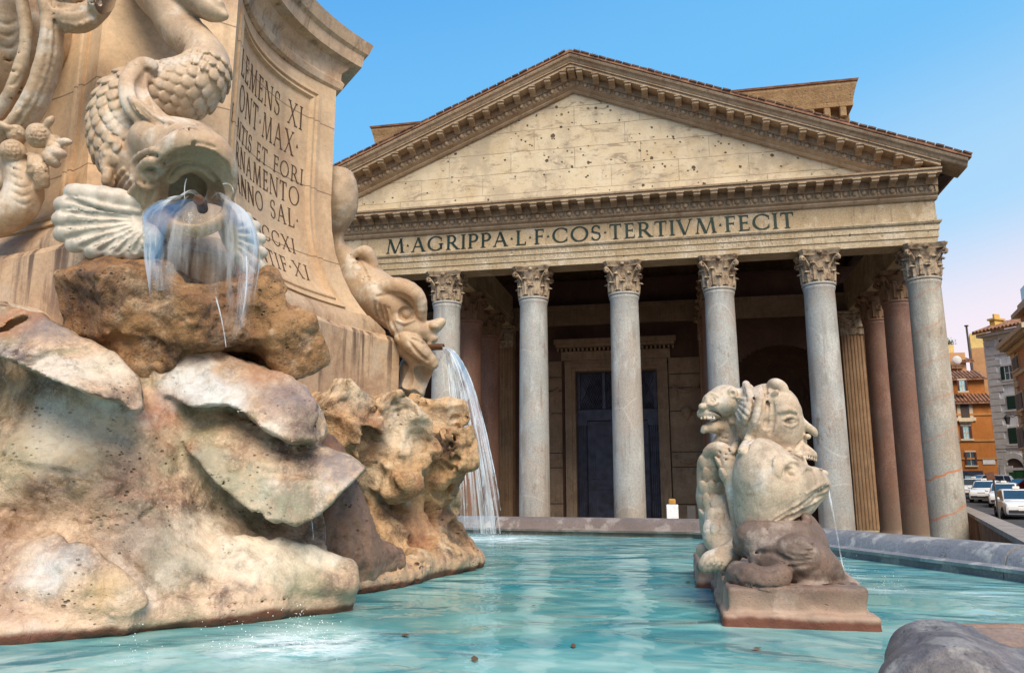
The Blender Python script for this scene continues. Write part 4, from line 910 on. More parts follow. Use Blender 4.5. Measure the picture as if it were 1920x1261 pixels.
relief(rk, [(-300, 575, 4.05), (-100, 575, 4.0), (0, 580, 3.95), (77, 592, 3.86), (153, 636, 3.8), (219, 674, 3.74), (262, 720, 3.68), (-300, 650, 3.78), (-100, 645, 3.72), (0, 650, 3.66), (60, 670, 3.58), (100, 690, 3.55), (175, 725, 3.53), (235, 752, 3.56), (262, 766, 3.6)],
       [(-500, 560), (-40, 568), (20, 572), (77, 584), (153, 626), (219, 663), (262, 706), (274, 760)], [(500, 268), (780, 272)], .012, .9, [(-500, 640), (-60, 648), (10, 672), (60, 698), (84, 708), (130, 724), (175, 742), (225, 758), (250, 774), (280, 770)])     # left slab
relief(rk, [(290, 610, 4.36), (350, 630, 4.32), (440, 674, 4.26), (540, 704, 4.2), (590, 750, 4.1), (290, 680, 4.16), (350, 700, 4.12), (420, 715, 4.08), (500, 745, 4.05), (570, 780, 4.01), (300, 740, 4.05), (357, 752, 3.99), (430, 756, 3.96), (480, 786, 3.94), (548, 815, 3.93), (600, 810, 3.97)],
       [(270, 640), (300, 598), (350, 622), (440, 668), (540, 700), (575, 728), (592, 756), (606, 782), (612, 800)], [(500, 560), (740, 586), (780, 604), (800, 610), (820, 606), (840, 590)], .012, .9, [(270, 730), (300, 742), (340, 756), (366, 764), (430, 764), (462, 780), (490, 800), (547, 830), (590, 832), (612, 812)])          # middle slab
relief(rk, [(330, 760, 4.18), (400, 775, 4.18), (480, 800, 4.17), (560, 830, 4.15), (620, 848, 4.10), (672, 872, 4.04), (340, 820, 4.02), (400, 840, 4.0), (470, 860, 3.99), (550, 872, 3.99), (620, 876, 4.0), (400, 888, 3.90), (475, 935, 3.87), (530, 955, 3.86), (580, 950, 3.88), (640, 905, 3.94), (675, 880, 4.01)],
       [(320, 800), (345, 765), (420, 770), (480, 796), (560, 828), (620, 842), (660, 858), (684, 876)], [(500, 600), (840, 640), (868, 678), (880, 684), (900, 664), (930, 640), (960, 600)], .012, .9, [(320, 800), (336, 826), (352, 846), (402, 900), (440, 934), (475, 958), (515, 972), (560, 976), (600, 958), (650, 914), (684, 880)])        # boat-shaped lower slab
relief(rk, [(-300, 955, 3.6), (0, 965, 3.54), (70, 980, 3.48), (146, 1024, 3.4), (222, 1072, 3.34), (264, 1108, 3.33), (-300, 1060, 3.32), (0, 1060, 3.28), (80, 1070, 3.26), (160, 1090, 3.26), (230, 1110, 3.29), (-300, 1150, 3.2), (0, 1150, 3.2), (120, 1150, 3.22), (220, 1150, 3.27), (262, 1140, 3.33)],
       [(-500, 940), (0, 958), (66, 970), (146, 1014), (222, 1062), (262, 1096), (282, 1120)], [(500, 200), (1060, 222), (1096, 266), (1115, 280), (1140, 278), (1160, 250), (1300, 240)], .012, .9, [(-500, 1175), (0, 1168), (120, 1160), (230, 1152), (282, 1135)])  # low left slab
chain(rk, [(-300, 1200, 3.2, 50), (-60, 1192, 3.16, 42), (130, 1172, 3.27, 38), (225, 1160, 3.36, 36), (255, 1152, 3.42, 30), (320, 1150, 3.5, 32), (450, 1140, 3.66, 32), (570, 1128, 3.88, 30), (640, 1120, 4.0, 26)], .02, n=2)   # apron at the water
strip(rk, [(420, 1018, 3.84), (520, 1030, 3.94), (590, 1042, 4.0), (650, 1066, 4.03)], [(450, 1080, 3.74), (540, 1092, 3.82), (600, 1096, 3.88), (652, 1094, 3.97)], 16, 16, .05)
# craggy blocks under the near dolphin
rk.rough(.55, .02, 1).rough(.21, .012, 2)
rs4 = np.random.RandomState(9)
for q, off in (([(95, 960, 8), (160, 1000, 13), (235, 1055, 16), (290, 1112, 16)], -.4), ([(268, 690, 12), (292, 760, 15), (322, 822, 12)], -.4),
               ([(360, 690, 26), (390, 722, 30), (440, 732, 24)], -.88), ([(420, 850, 20), (500, 878, 22), (580, 880, 16)], -.86), ([(400, 1060, 26), (500, 1076, 26), (580, 1080, 18)], -.86), ([(20, 1040, 40), (110, 1070, 34)], -.88)):
    rk.line(q, off, .012, True, 3)
rk.scoops(rs4, 40, (-10, 600, 680, 1110), 20, 46, -.945, .008, 2.6)
rk.rough((.05, .05, .32), .008, 12).rough(.085, .009, 3, True).rough(.04, .004, 4)
rk.pits(rs4, 26, (0, 840, 330, 960), 3, 9).pits(rs4, 30, (0, 620, 650, 1120), 2, 7)
rk.line([(20, 868, 9), (70, 880, 12), (120, 886, 9), (190, 900, 6)], -.2, .006, True, 2).line([(195, 886, 8), (230, 892, 10), (250, 900, 6)], -.2, .004, True, 2)
rk.line([(0, 1150, 3), (120, 1146, 4), (230, 1148, 3)], 0, .004, True, 2).line([(300, 1140, 3), (420, 1132, 4), (560, 1122, 3), (640, 1118, 3)], 0, .004, True, 2)
rk.cut_below(2.25)
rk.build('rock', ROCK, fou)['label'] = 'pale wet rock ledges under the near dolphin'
rc = Carve((.9, -34.9, 3.3), (2.9, -32.9, 4.5), .0125)
crag(rc, 225, 560, 4.22, 78, 66, 90, -20, 25, 10, .05, .06); crag(rc, 300, 590, 4.3, 80, 80, 80, 25, -10, 20, .05, .06)
crag(rc, 430, 610, 4.5, 90, 60, 90, -12, 15, -10, .05, .07); crag(rc, 525, 640, 4.62, 55, 58, 80, -30, 20, 20, .05, .06); crag(rc, 190, 530, 4.15, 40, 30, 50, 30, 40, 0, .03, .05)
crag(rc, 240, 650, 4.3, 60, 70, 80, 10, 30, 0, .05, .06); crag(rc, 480, 560, 4.6, 50, 40, 60, -20, 0, 0, .04, .06)
rc.rough(.3, .02, 15).rough(.12, .014, 16); rc.scoops(rs4, 40, (130, 470, 610, 720), 14, 30, -.70, .005, 1.4); rc.rough(.07, .011, 17, True).rough(.03, .005, 18); rc.pits(rs4, 34, (140, 480, 600, 700), 3, 9)
rc.build('rock', CRAG, fou)['label'] = 'russet porous crag behind the falling water'
rb = Carve((1.55, -33.5, 2.2), (3.25, -29.9, 4.1), .0165)
chain(rb, [(560, 980, 6.0, 105), (650, 950, 6.5, 140), (700, 930, 6.8, 160)], .1)
chain(rb, [(600, 800, 6.2, 70), (680, 850, 6.7, 110)], .1)
crag(rb, 640, 765, 5.55, 42, 52, 55, 35, 20, 10, .05, .05); crag(rb, 650, 830, 5.5, 55, 60, 60, 20, -20, 15, .06, .06)
crag(rb, 735, 800, 5.7, 52, 46, 60, 38, 25, 0, .05, .05); crag(rb, 715, 860, 5.65, 55, 55, 55, 20, -15, 0, .06, .06); crag(rb, 760, 850, 5.75, 42, 55, 50, 50, 15, 0, .05, .05)
crag(rb, 790, 775, 6.2, 32, 22, 50, 25, 0, 0, .04, .05); crag(rb, 830, 778, 6.25, 42, 25, 45, -5, 10, 0, .05, .05); crag(rb, 800, 810, 6.3, 50, 30, 50, 10, 0, 0, .05, .05)
crag(rb, 845, 842, 6.0, 34, 44, 50, -15, 30, 0, .06, .05); crag(rb, 800, 860, 6.1, 45, 50, 50, 20, 20, 0, .06, .06); chain(rb, [(800, 860, 6.0, 40), (850, 860, 5.95, 28), (866, 858, 5.95, 16)], .05)
chain(rb, [(730, 880, 5.6, 55), (745, 900, 5.55, 42), (770, 905, 5.5, 22)], .05)
chain(rb, [(700, 850, 5.75, 48), (690, 920, 5.7, 34), (700, 980, 5.65, 36), (730, 1040, 5.6, 52)], .05, n=3)
chain(rb, [(755, 900, 5.8, 44), (752, 960, 5.85, 34), (775, 1020, 5.85, 44), (800, 1045, 5.85, 48)], .05, n=3)
chain(rb, [(820, 880, 6.05, 48), (805, 940, 6.15, 34), (815, 990, 6.2, 36), (845, 1030, 6.25, 42), (862, 1035, 6.25, 30)], .05, n=3)
chain(rb, [(560, 1105, 4.4, 28), (680, 1092, 4.7, 28), (770, 1072, 5.2, 26), (780, 1064, 5.4, 28), (840, 1054, 5.8, 26), (890, 1046, 6.2, 18), (900, 1046, 6.35, 12)], .035, n=2)
for x, y, d, r in ((722, 930, 5.35, 12), (782, 950, 5.6, 12), (672, 935, 5.4, 13), (838, 960, 5.95, 10)): chain(rb, [(x, y-60, d+.03, r*.6), (x, y, d, r), (x+10, y+60, d-.02, r)], .05, True, n=2)
blob(rb, 828, 830, 5.86, 26, 26, 16, .04, True); blob(rb, 690, 900, 5.4, 24, 34, 30, .05, True); blob(rb, 640, 900, 5.2, 34, 30, 40, .06, True); blob(rb, 790, 930, 5.75, 22, 40, 30, .05, True)
rb.rough(.4, .03, 5).rough(.15, .018, 6)
rb.scoops(rs4, 60, (590, 700, 890, 900), 13, 34, -.66, .006, 1.5).scoops(rs4, 26, (590, 890, 900, 1050), 10, 24, -.6, .01, 2.2)
rb.rough((.045, .045, .3), .010, 13).rough(.07, .010, 7, True).rough(.035, .004, 8)
rb.pits(rs4, 30, (600, 720, 890, 930), 3, 8).pits(rs4, 14, (800, 800, 860, 880), 3, 9)
rb.line([(600, 1085, 4), (690, 1078, 4), (770, 1060, 4), (880, 1040, 3)], 0, .005, True, 2)
rb.cut_below(2.25)
rb.build('rock', ROCKB, fou)['label'] = 'craggy ochre rocks below the inscription'
rf = Carve((1.9, -34.0, 2.2), (3.1, -32.2, 3.6), .0125)
chain(rf, [(600, 860, 5.0, 50), (612, 930, 4.9, 56), (632, 1000, 4.8, 62), (660, 1058, 4.76, 54)], .06, n=3); chain(rf, [(560, 960, 4.7, 50), (600, 1010, 4.7, 56), (650, 1050, 4.72, 46), (700, 1046, 4.9, 30), (740, 1050, 5.0, 22)], .06, n=2)
rf.rough(.25, .016, 25).rough(.1, .01, 26); rf.scoops(rs4, 14, (580, 880, 720, 1080), 14, 34, -.84, .01, 2.2); rf.rough((.04, .04, .25), .006, 27).rough(.05, .006, 28, True); rf.pits(rs4, 10, (590, 880, 700, 1060), 2, 6).cut_below(2.25)
rf.build('rock', FOOT, fou)['label'] = 'dark brown wet rock foot between the pale ledges and the ochre rocks'
# ------------------------------------------------------------------ near dolphin
dl = Carve((1.0, -35.0, 4.05), (2.7, -33.05, 6.4), .0074)
body = [(285, -60, 5.15, 60), (318, 10, 5.05, 44), (345, 62, 4.95, 36), (385, 105, 4.82, 38), (375, 152, 4.72, 48), (318, 178, 4.66, 54), (256, 196, 4.6, 64), (232, 250, 4.56, 58), (252, 300, 4.52, 58), (296, 312, 4.48, 66)]
chain(dl, body, .015, n=5)
chain(dl, [(330, -30, 5.0, 36), (372, -5, 4.9, 28), (398, 18, 4.84, 20), (420, 30, 4.8, 8)], .03, n=2); chain(dl, [(345, -50, 5.0, 26), (390, -20, 4.85, 16), (412, 8, 4.8, 8)], .02)
blob(dl, 340, 283, 4.42, 92, 60, 84, .04, False, -12)                     # brow of the head
blob(dl, 300, 345, 4.45, 56, 60, 70, .05)
jaw = [(270, 405, 4.26, 22), (274, 375, 4.22, 24), (288, 335, 4.14, 27), (318, 296, 4.07, 30), (360, 274, 4.03, 32), (396, 282, 4.04, 29), (414, 310, 4.08, 24), (421, 348, 4.13, 17), (420, 384, 4.17, 11)]
for x, y, d, r in jaw: chain(dl, [(340+(x-340)*.35, 292+(y-292)*.3, 4.40, 60), (x, y, d, r)], .03)
chain(dl, jaw, .025, n=3)
chain(dl, [(280, 404, 4.28, 22), (320, 420, 4.2, 22), (370, 424, 4.14, 20), (412, 408, 4.17, 18)], .04, n=2)
dl.rough(.14, .008, 21)
chain(dl, [(296, 400, 4.05, 24), (304, 352, 4.05, 30), (335, 318, 4.02, 30), (370, 306, 4.0, 32), (400, 322, 4.02, 28), (412, 360, 4.05, 26), (405, 395, 4.05, 22)], .02, True, n=2)
blob(dl, 358, 362, 4.12, 60, 58, 76, .02, True, -8); blob(dl, 350, 350, 4.34, 42, 40, 34, .03, True)
chain(dl, [(320, 338, 4.2, 7), (345, 316, 4.16, 9), (378, 314, 4.16, 9), (402, 336, 4.18, 7)], .01, n=3)                    # gum ridge
dl.line([(276, 392, 3), (284, 352, 4), (300, 318, 4), (328, 288, 4), (366, 268, 3.5), (402, 276, 3)], .2, .008, True, 3)       # crease behind the lip
dl.line([(262, 402, 3), (262, 368, 3.5), (272, 342, 3)], 0, .006, True, 2)
for i in range(3): dl.line([(300+26*i, 262-8*i, 2), (322+26*i, 246-6*i, 3), (350+24*i, 242+3*i, 2)], .3, .01, True, 2)
# eye under heavy lids
dl.dot(284, 326, 22, 20, -.1, .01, True, 16); dl.dot(285, 328, 15, 13, .35, .002)
dl.line([(258, 340, 5), (264, 314, 7), (284, 302, 8), (304, 312, 6)], -.2, .008, False, 3).line([(260, 344, 4), (276, 352, 5), (298, 346, 4)], -.1, .006, False, 3).line([(246, 330, 4), (256, 298, 6), (286, 282, 6), (312, 292, 4)], 0, .012, False, 3)
dl.line([(252, 334, 2), (260, 304, 3), (286, 290, 3), (308, 300, 2)], .1, .005, True, 3)
for k in range(4): dl.line([(232+8*k, 318+10*k, 5), (220+8*k, 345+8*k, 8), (226+8*k, 380+4*k, 7), (240+7*k, 402, 4)], -.15, .005, False, 3)             # gill frill
for k in range(3): dl.line([(208-2*k, 268+26*k, 6), (196+2*k, 292+24*k, 9), (206+4*k, 322+22*k, 6)], -.3, .008, False, 3)
# fin curling over the back
fin = [(316, 240, 4.36, 16), (286, 224, 4.32, 26), (258, 194, 4.33, 28), (250, 156, 4.38, 24), (266, 126, 4.44, 18), (286, 122, 4.44, 11)]
chain(dl, fin, .01, flat=((.75, -.65, 0), 2.2), n=4)
dl.line([(300, 226, 6), (276, 196, 11), (266, 160, 12), (276, 134, 7)], -.35, .008, True, 4)
dl.line([(322, 232, 5), (294, 226, 10), (264, 204, 12), (246, 184, 6)], -.35, .004, False, 3)
for k in range(3): dl.line([(306-6*k, 232+2*k, 2), (280-6*k, 216+3*k, 2.6), (256-4*k, 192+2*k, 2)], 0, .003, True, 2)
# scales: small overlapping plates laid on the coils
B0 = np.array([(*W(a, b, d), r*d/FPX) for a, b, d, r in body]); E0 = np.vstack([2*B0[0]-B0[1], B0, 2*B0[-1]-B0[-2]])
def cat(E, u):
    i = min(int(u), len(E)-4)+1; t = u-(i-1); return .5*(2*E[i]+(E[i+1]-E[i-1])*t+(2*E[i-1]-5*E[i]+4*E[i+1]-E[i+2])*t*t+(3*E[i]-E[i-1]-3*E[i+1]+E[i+2])*t**3)
row = 0; base = dl.D.copy(); plates = []
for u in np.arange(3.5, 8.3, .235):
    q = cat(E0, u); d = cat(E0, u+.05)[:3]-q[:3]; d /= np.linalg.norm(d); p, r = q[:3], q[3]; v = CAM-p; v = v-d*np.dot(v, d); v /= np.linalg.norm(v); w = np.cross(d, v); row += 1
    for k in range(-4, 5):
        a = (k+.5*(row % 2))*.40; nrm = v*math.cos(a)+w*math.sin(a); c = dl.snap(p+nrm*r)
        if abs(np.linalg.norm(c-p)-r) > .25*r: continue
        g = dl.grad(c); dd = d-g*np.dot(d, g); dd /= np.linalg.norm(dd); plates.append((c, g, dd))
for c, g, dd in plates:
    z = g*.96-dd*.26; y = np.cross(z, np.cross(dd, z)); y /= np.linalg.norm(y); dl.ell(c+g*.001-dd*.004, (.036, .046, .013), np.array([np.cross(y, z), y, z]).T, .0015)
for i in range(6): dl.line([(352+8*i, 50+13*i, 2), (340+9*i, 66+13*i, 2.4), (334+9*i, 84+12*i, 2)], .2, .006, True, 2)
dl.rough(.045, .0022, 22)
dol = dl.build('dolphin', SCUL, fou); dol['label'] = 'near dolphin gaping open over the water'
ff = Carve((1.0, -35.0, 4.0), (2.6, -33.3, 4.8), .0064)
tips = [(136, 362, 4.14), (118, 384, 4.13), (114, 410, 4.12), (117, 436, 4.12), (140, 456, 4.12), (172, 468, 4.13), (206, 472, 4.15), (240, 474, 4.17), (268, 468, 4.19)]
for i, (x, y, d) in enumerate(tips):
    mx_, my_ = .45*x+.55*292, .45*y+.55*402-10+i*3; chain(ff, [(298, 396+i*5, 4.26, 15), (mx_, my_, 4.15, 20), (x+8, y, d-.02, 17), (x, y+1, d+.02, 10)], .012, n=3)
for i in range(len(tips)-1):
    (x, y, d), (x1, y1, d1) = tips[i], tips[i+1]; xm, ym = (x+x1)/2, (y+y1)/2; ff.line([(xm-2, ym, 4.5), (.6*xm+.4*280, .6*ym+.4*412, 4.5), (.25*xm+.75*285, .25*ym+.75*412, 3)], -.1, .008, True, 2)
    for q in (.25, .75): xm, ym = x+(x1-x)*q, y+(y1-y)*q; ff.line([(xm+8, ym, 1.6), (.6*xm+.4*280, .6*ym+.4*412, 1.8)], 0, .003, True, 2)
ff.line([(150, 372, 4), (200, 388, 6), (262, 396, 5)], -.3, .01, False, 3)
ff.rough(.06, .003, 31).rough(.03, .0012, 32); ff.build('fin', FINM, dol)
f2 = Carve((1.9, -34.4, 4.0), (2.9, -33.2, 5.0), .008); tp2 = [(462, 408), (478, 424), (488, 448), (491, 474), (488, 500), (478, 520)]
for i, (x, y) in enumerate(tp2): chain(f2, [(425, 410+i*5, 4.5, 14), (450, 420+i*11, 4.45, 18), (x, y, 4.5, 11)], .012, n=3)
for i in range(5): (x, y), (x1, y1) = tp2[i], tp2[i+1]; f2.line([((x+x1)/2, (y+y1)/2, 3.5), (450, 425+11*i, 3.5)], 0, .005, True)
f2.build('fin', FINM, dol)
# spout and rod in the mouth
mb = MB(); mb.tube([W(380, 392, 4.2), W(378, 380, 4.12), W(372, 374, 4.02)], .028, 10); mb.build('spout', plain('rusted spout', (.10, .045, .02), .7, .3), dol, True)
# ------------------------------------------------------------------ far dolphin
d2 = Carve((1.1, -31.6, 3.45), (3.0, -29.6, 6.0), .0115)
chain(d2, [(664, 226, 7.62, 5), (652, 232, 7.6, 12), (636, 258, 7.55, 20), (624, 300, 7.5, 14), (632, 344, 7.5, 34), (634, 390, 7.5, 34), (630, 432, 7.55, 16), (636, 466, 7.55, 14), (660, 502, 7.5, 32), (694, 545, 7.45, 44), (732, 568, 7.4, 42), (760, 596, 7.4, 36)], .02, n=4)
chain(d2, [(632, 222, 7.6, 9), (652, 220, 7.6, 8), (668, 232, 7.6, 4)], .012)
chain(d2, [(664, 482, 7.4, 10), (684, 472, 7.38, 12), (696, 488, 7.4, 11), (702, 522, 7.4, 9), (712, 545, 7.4, 5)], .012, n=3)
chain(d2, [(704, 545, 7.3, 12), (735, 537, 7.25, 17), (768, 546, 7.22, 17), (786, 568, 7.24, 14), (792, 602, 7.28, 8)], .012, n=3)      # heavy brow
chain(d2, [(755, 608, 7.3, 28), (785, 620, 7.3, 18), (806, 616, 7.32, 14), (824, 606, 7.34, 9), (830, 602, 7.34, 6)], .02, n=3); blob(d2, 814, 611, 7.26, 11, 8, 10, .006)
chain(d2, [(798, 626, 7.3, 13), (812, 634, 7.3, 9), (806, 646, 7.3, 8)], .012)
chain(d2, [(752, 632, 7.25, 14), (774, 644, 7.2, 18), (796, 664, 7.2, 16), (812, 682, 7.22, 10)], .008, n=2); chain(d2, [(760, 650, 7.35, 20), (788, 680, 7.35, 15), (806, 690, 7.35, 7)], .02)
d2.rough(.12, .007, 41)
d2.dot(762, 588, 16, 15, -.2, .006, True); d2.dot(763, 589, 11, 11, .15, .002)
d2.line([(744, 600, 3), (758, 606, 4), (776, 600, 3)], -.2, .004, False, 2).line([(706, 556, 3), (738, 550, 4), (766, 560, 4), (780, 584, 3)], -.1, .006, True, 3)
for k in range(4): d2.line([(702+9*k, 566+4*k, 3.2), (706+10*k, 594+5*k, 4.2), (720+9*k, 626+2*k, 3)], -.1, .006, True, 2)
d2.line([(770, 634, 3), (792, 642, 3.5), (812, 644, 3)], -.1, .004, True).line([(766, 640, 3), (784, 662, 4), (800, 676, 3)], -.1, .006, True, 2)
d2.line([(655, 470, 2.5), (676, 492, 3.5), (690, 524, 3)], .1, .008, True, 2)
for k in range(5): d2.line([(646+11*k, 486+13*k, 1.5), (656+10*k, 478+14*k, 2), (668+9*k, 484+12*k, 1.5)], .1, .004, True, 2)
chain(d2, [(775, 690, 7.5, 26), (774, 730, 7.5, 22), (768, 760, 7.5, 18)], .03); crag(d2, 780, 708, 7.45, 22, 32, 30, 20, 10); d2.scoops(rs4, 6, (760, 690, 808, 750), 9, 16, -.6, .006)
d2.rough(.05, .0035, 42)
dof = d2.build('dolphin', SCUL, fou); dof['label'] = 'far dolphin with upturned snout in profile'
mb = MB(); mb.tube([W(800, 652, 7.25), W(815, 650, 7.22), W(832, 650, 7.2)], .03, 8); mb.build('spout', bpy.data.materials['rusted spout'], dof, True)
# ------------------------------------------------------------------ coat of arms and garland on the front face
cg = Carve((-1.0, -34.4, 4.3), (1.3, -33.2, 6.7), .011)
ring = [(30, -110, 4.78, 24), (78, -60, 4.78, 20), (92, 0, 4.78, 17), (98, 60, 4.78, 16), (90, 120, 4.78, 17), (70, 180, 4.78, 18), (38, 232, 4.8, 18), (-10, 275, 4.85, 20), (-80, 290, 4.9, 22)]
chain(cg, ring, .02, flat=((.2, -1, 0), .62), n=4)
chain(cg, [(x-50, y*.9+10, d+.06, r*.55) for x, y, d, r in ring], .02, n=4)
chain(cg, [(0, 60, 5.35, 130), (-60, 120, 5.35, 150)], .05)
chain(cg, [(112, 30, 4.8, 26), (150, 36, 4.78, 22), (186, 14, 4.8, 18), (205, -20, 4.85, 16)], .03, n=3); chain(cg, [(110, 12, 4.72, 6), (150, 4, 4.68, 10), (180, -6, 4.7, 6)], .015, True); blob(cg, 186, 8, 4.72, 20, 18, 14, .02); blob(cg, 130, -12, 4.75, 26, 14, 14, .02)
cg.rough(.1, .006, 51)
for off_, r_ in ((-6, 2.2), (7, 2.6)): cg.line([(x+off_*.9, y+off_*.3, r_) for x, y, d, r in ring[1:8]], 0, .006, True, 3)
for k in range(9): cg.line([(-4+4*k, 40+24*k, 2), (14+3*k, 46+22*k, 2.8), (30+2*k, 40+20*k, 2)], 0, .008, True, 2)
cg.line([(118, 44, 3), (150, 46, 3.4), (180, 30, 3)], -.2, .006, False, 2).line([(116, 22, 2), (150, 18, 3), (178, 4, 2.4)], 0, .006, True, 2).dot(186, 4, 9, 8, 0, .006, True).dot(186, 4, 5, 5, .2, .003)
for k in range(6): cg.dot(124+10*k, 58-4*k, 5, 5, 0, .004)
cg.rough(.04, .0025, 53)
car = cg.build('cartouche', SCUL, fou)
gl = Carve((-.3, -34.6, 4.2), (1.4, -33.4, 5.5), .0095)
for x, y, d, r in ((30, 250, 4.75, 17), (72, 255, 4.68, 23), (24, 284, 4.66, 23), (100, 268, 4.72, 17), (8, 300, 4.8, 20), (104, 276, 4.7, 14), (55, 235, 4.82, 14)): blob(gl, x, y, d, r, r, r, .005)
for x0, y0, x1, y1 in ((58, 292, 60, 330), (70, 294, 84, 345), (82, 290, 104, 306), (92, 282, 116, 290), (64, 292, 74, 350)): chain(gl, [(x0, y0, 4.68, 7), ((x0+x1)/2+3, (y0+y1)/2, 4.64, 11), (x1, y1, 4.66, 9)], .006, n=2)
chain(gl, [(28, 296, 4.76, 26), (42, 330, 4.72, 29), (44, 366, 4.7, 32), (22, 395, 4.68, 34), (-20, 408, 4.66, 36)], .02, n=3); chain(gl, [(8, 310, 4.74, 10), (4, 340, 4.72, 13), (-10, 360, 4.72, 10)], .02)
gl.rough(.05, .004, 52)
for cx_, cy_, rr_ in ((72, 255, 20), (24, 284, 20), (30, 250, 14), (100, 268, 14)):
    for k in range(-2, 3): gl.line([(cx_+k*rr_*.36-3, cy_-rr_*.8, 1.4), (cx_+k*rr_*.44, cy_, 1.8), (cx_+k*rr_*.36-3, cy_+rr_*.8, 1.4)], 0, .003, True, 2)
    for k in range(-2, 3): gl.line([(cx_-rr_*.8, cy_+k*rr_*.36, 1.2), (cx_, cy_+k*rr_*.42+2, 1.5), (cx_+rr_*.8, cy_+k*rr_*.36, 1.2)], 0, .003, True, 2)
for k in range(4): gl.line([(62+6*k, 296+2*k, 1.6), (64+8*k, 316+3*k, 2), (62+9*k, 340-4*k, 1.5)], 0, .003, True, 2)
for k in range(5): gl.line([(16+2*k, 310+16*k, 1.6), (36+2*k, 320+16*k, 2.2), (60, 314+16*k, 1.6)], 0, .005, True, 2)
for x0, y0, a_ in ((104, 250, -.4), (112, 266, 0), (86, 236, -.9), (14, 240, 3.6), (46, 226, -1.6)): gl.line([(x0, y0, 6), (x0+12*math.cos(a_), y0+12*math.sin(a_), 7.5), (x0+22*math.cos(a_), y0+22*math.sin(a_), 3)], -.2, .005, False, 2)
gl.rough(.03, .0015, 54); gl.build('garland', SCUL, fou)
# ------------------------------------------------------------------ basin and water
WZ = 2.42
inner = [(-7.2, -27.4), (-6.0, -26.7), (-1.5, -26.62), (2.03, -26.66), (4.75, -27.1), (5.15, -27.7), (5.55, -28.6), (5.95, -29.5), (6.35, -30.5), (6.75, -31.5), (7.1, -32.6), (7.3, -33.8), (7.2, -35.0), (6.9, -36.0), (6.4, -37.0), (5.6, -37.9), (4.2, -38.6), (1.0, -39.0), (-2.5, -38.6), (-5.5, -37.0), (-7.3, -34.5), (-7.6, -31.0)]
bas = empty('fountain_basin', (0, -32, 0), 'low lobed stone basin with a rounded rim around the turquoise water', 'basin')
RIMB = stone('brown rim stone', (.24, .18, .15), (.16, .12, .10), dark=(.08, .055, .045), stain=.4, streak=0, pores=.5, pscale=30, bump=.5, bdist=.008, scale=2.2, pale=(.42, .36, .31), paleamt=.5, rough=.42).mat
RIMG = stone('wet grey rim stone', (.30, .30, .31), (.19, .19, .21), dark=(.07, .07, .09), stain=.45, streak=0, pores=.4, pscale=26, bump=.6, bdist=.008, scale=2.0, pale=(.52, .50, .46), paleamt=.75, rough=.3).mat
def rim_prof(ztop): return [(.55, 1.2), (.0, 1.2), (0, 2.47), (-.05, 2.475), (-.055, 2.50), (.0, 2.515), (.015, ztop-.13), (.05, ztop-.05), (.12, ztop-.005), (.22, ztop), (.36, ztop-.01), (.44, ztop-.06), (.46, ztop-.13), (.40, ztop-.18), (.40, 2.0), (.55, 1.9)]
seg = [(0, 3, RIMG, 2.66), (3, 5, RIMB, 2.655), (5, 9, RIMG, 2.645), (9, 13, RIMG, 2.63), (13, 17, RIMB, 2.58), (17, 22, RIMB, 2.6)]
pts = inner+[inner[0]]
for a, b, mt, zt in seg:
    m = MB(); q = [np.array(p) for p in pts[a:b+1]][::-1]
    for i in (0, -1): 
        j = 1 if i == 0 else -2; dv = q[j]-q[i]; q[i] = q[i]+dv/np.linalg.norm(dv)*.004
    m.sweep(rim_prof(zt), q); m.build('rim', mt, bas, True, auto=50)
m = MB()
for off, z0, z1 in ((.56, 0, 1.9), (.9, 0, 1.45), (1.3, 0, 1.1), (1.7, 0, .74), (2.1, 0, .37)):
    m.sweep([(off-.42, z0), (off-.42, z1), (off, z1), (off, z0)], [np.array(p) for p in pts][::-1], False)
m.build('steps', RIMG, bas)
FLOOR = plain('basin floor', (.26, .42, .40), .7, 0, .3, .35, 2.2)
m = MB(); n = len(inner); m.add([(x, y, 1.98) for x, y in inner], [list(range(n))[::-1]]); m.build('basin_floor', FLOOR, bas)
SPL = [(onp(925, 1010, 2, WZ), 1.0, 1.0), (onp(560, 1208, 2, WZ), .40, 1.0), (onp(430, 1215, 2, WZ), .22, .4), (onp(1585, 1082, 2, WZ), .16, .6), (onp(1660, 1105, 2, WZ), .22, .45), (onp(255, 1235, 2, WZ), .2, .3)]
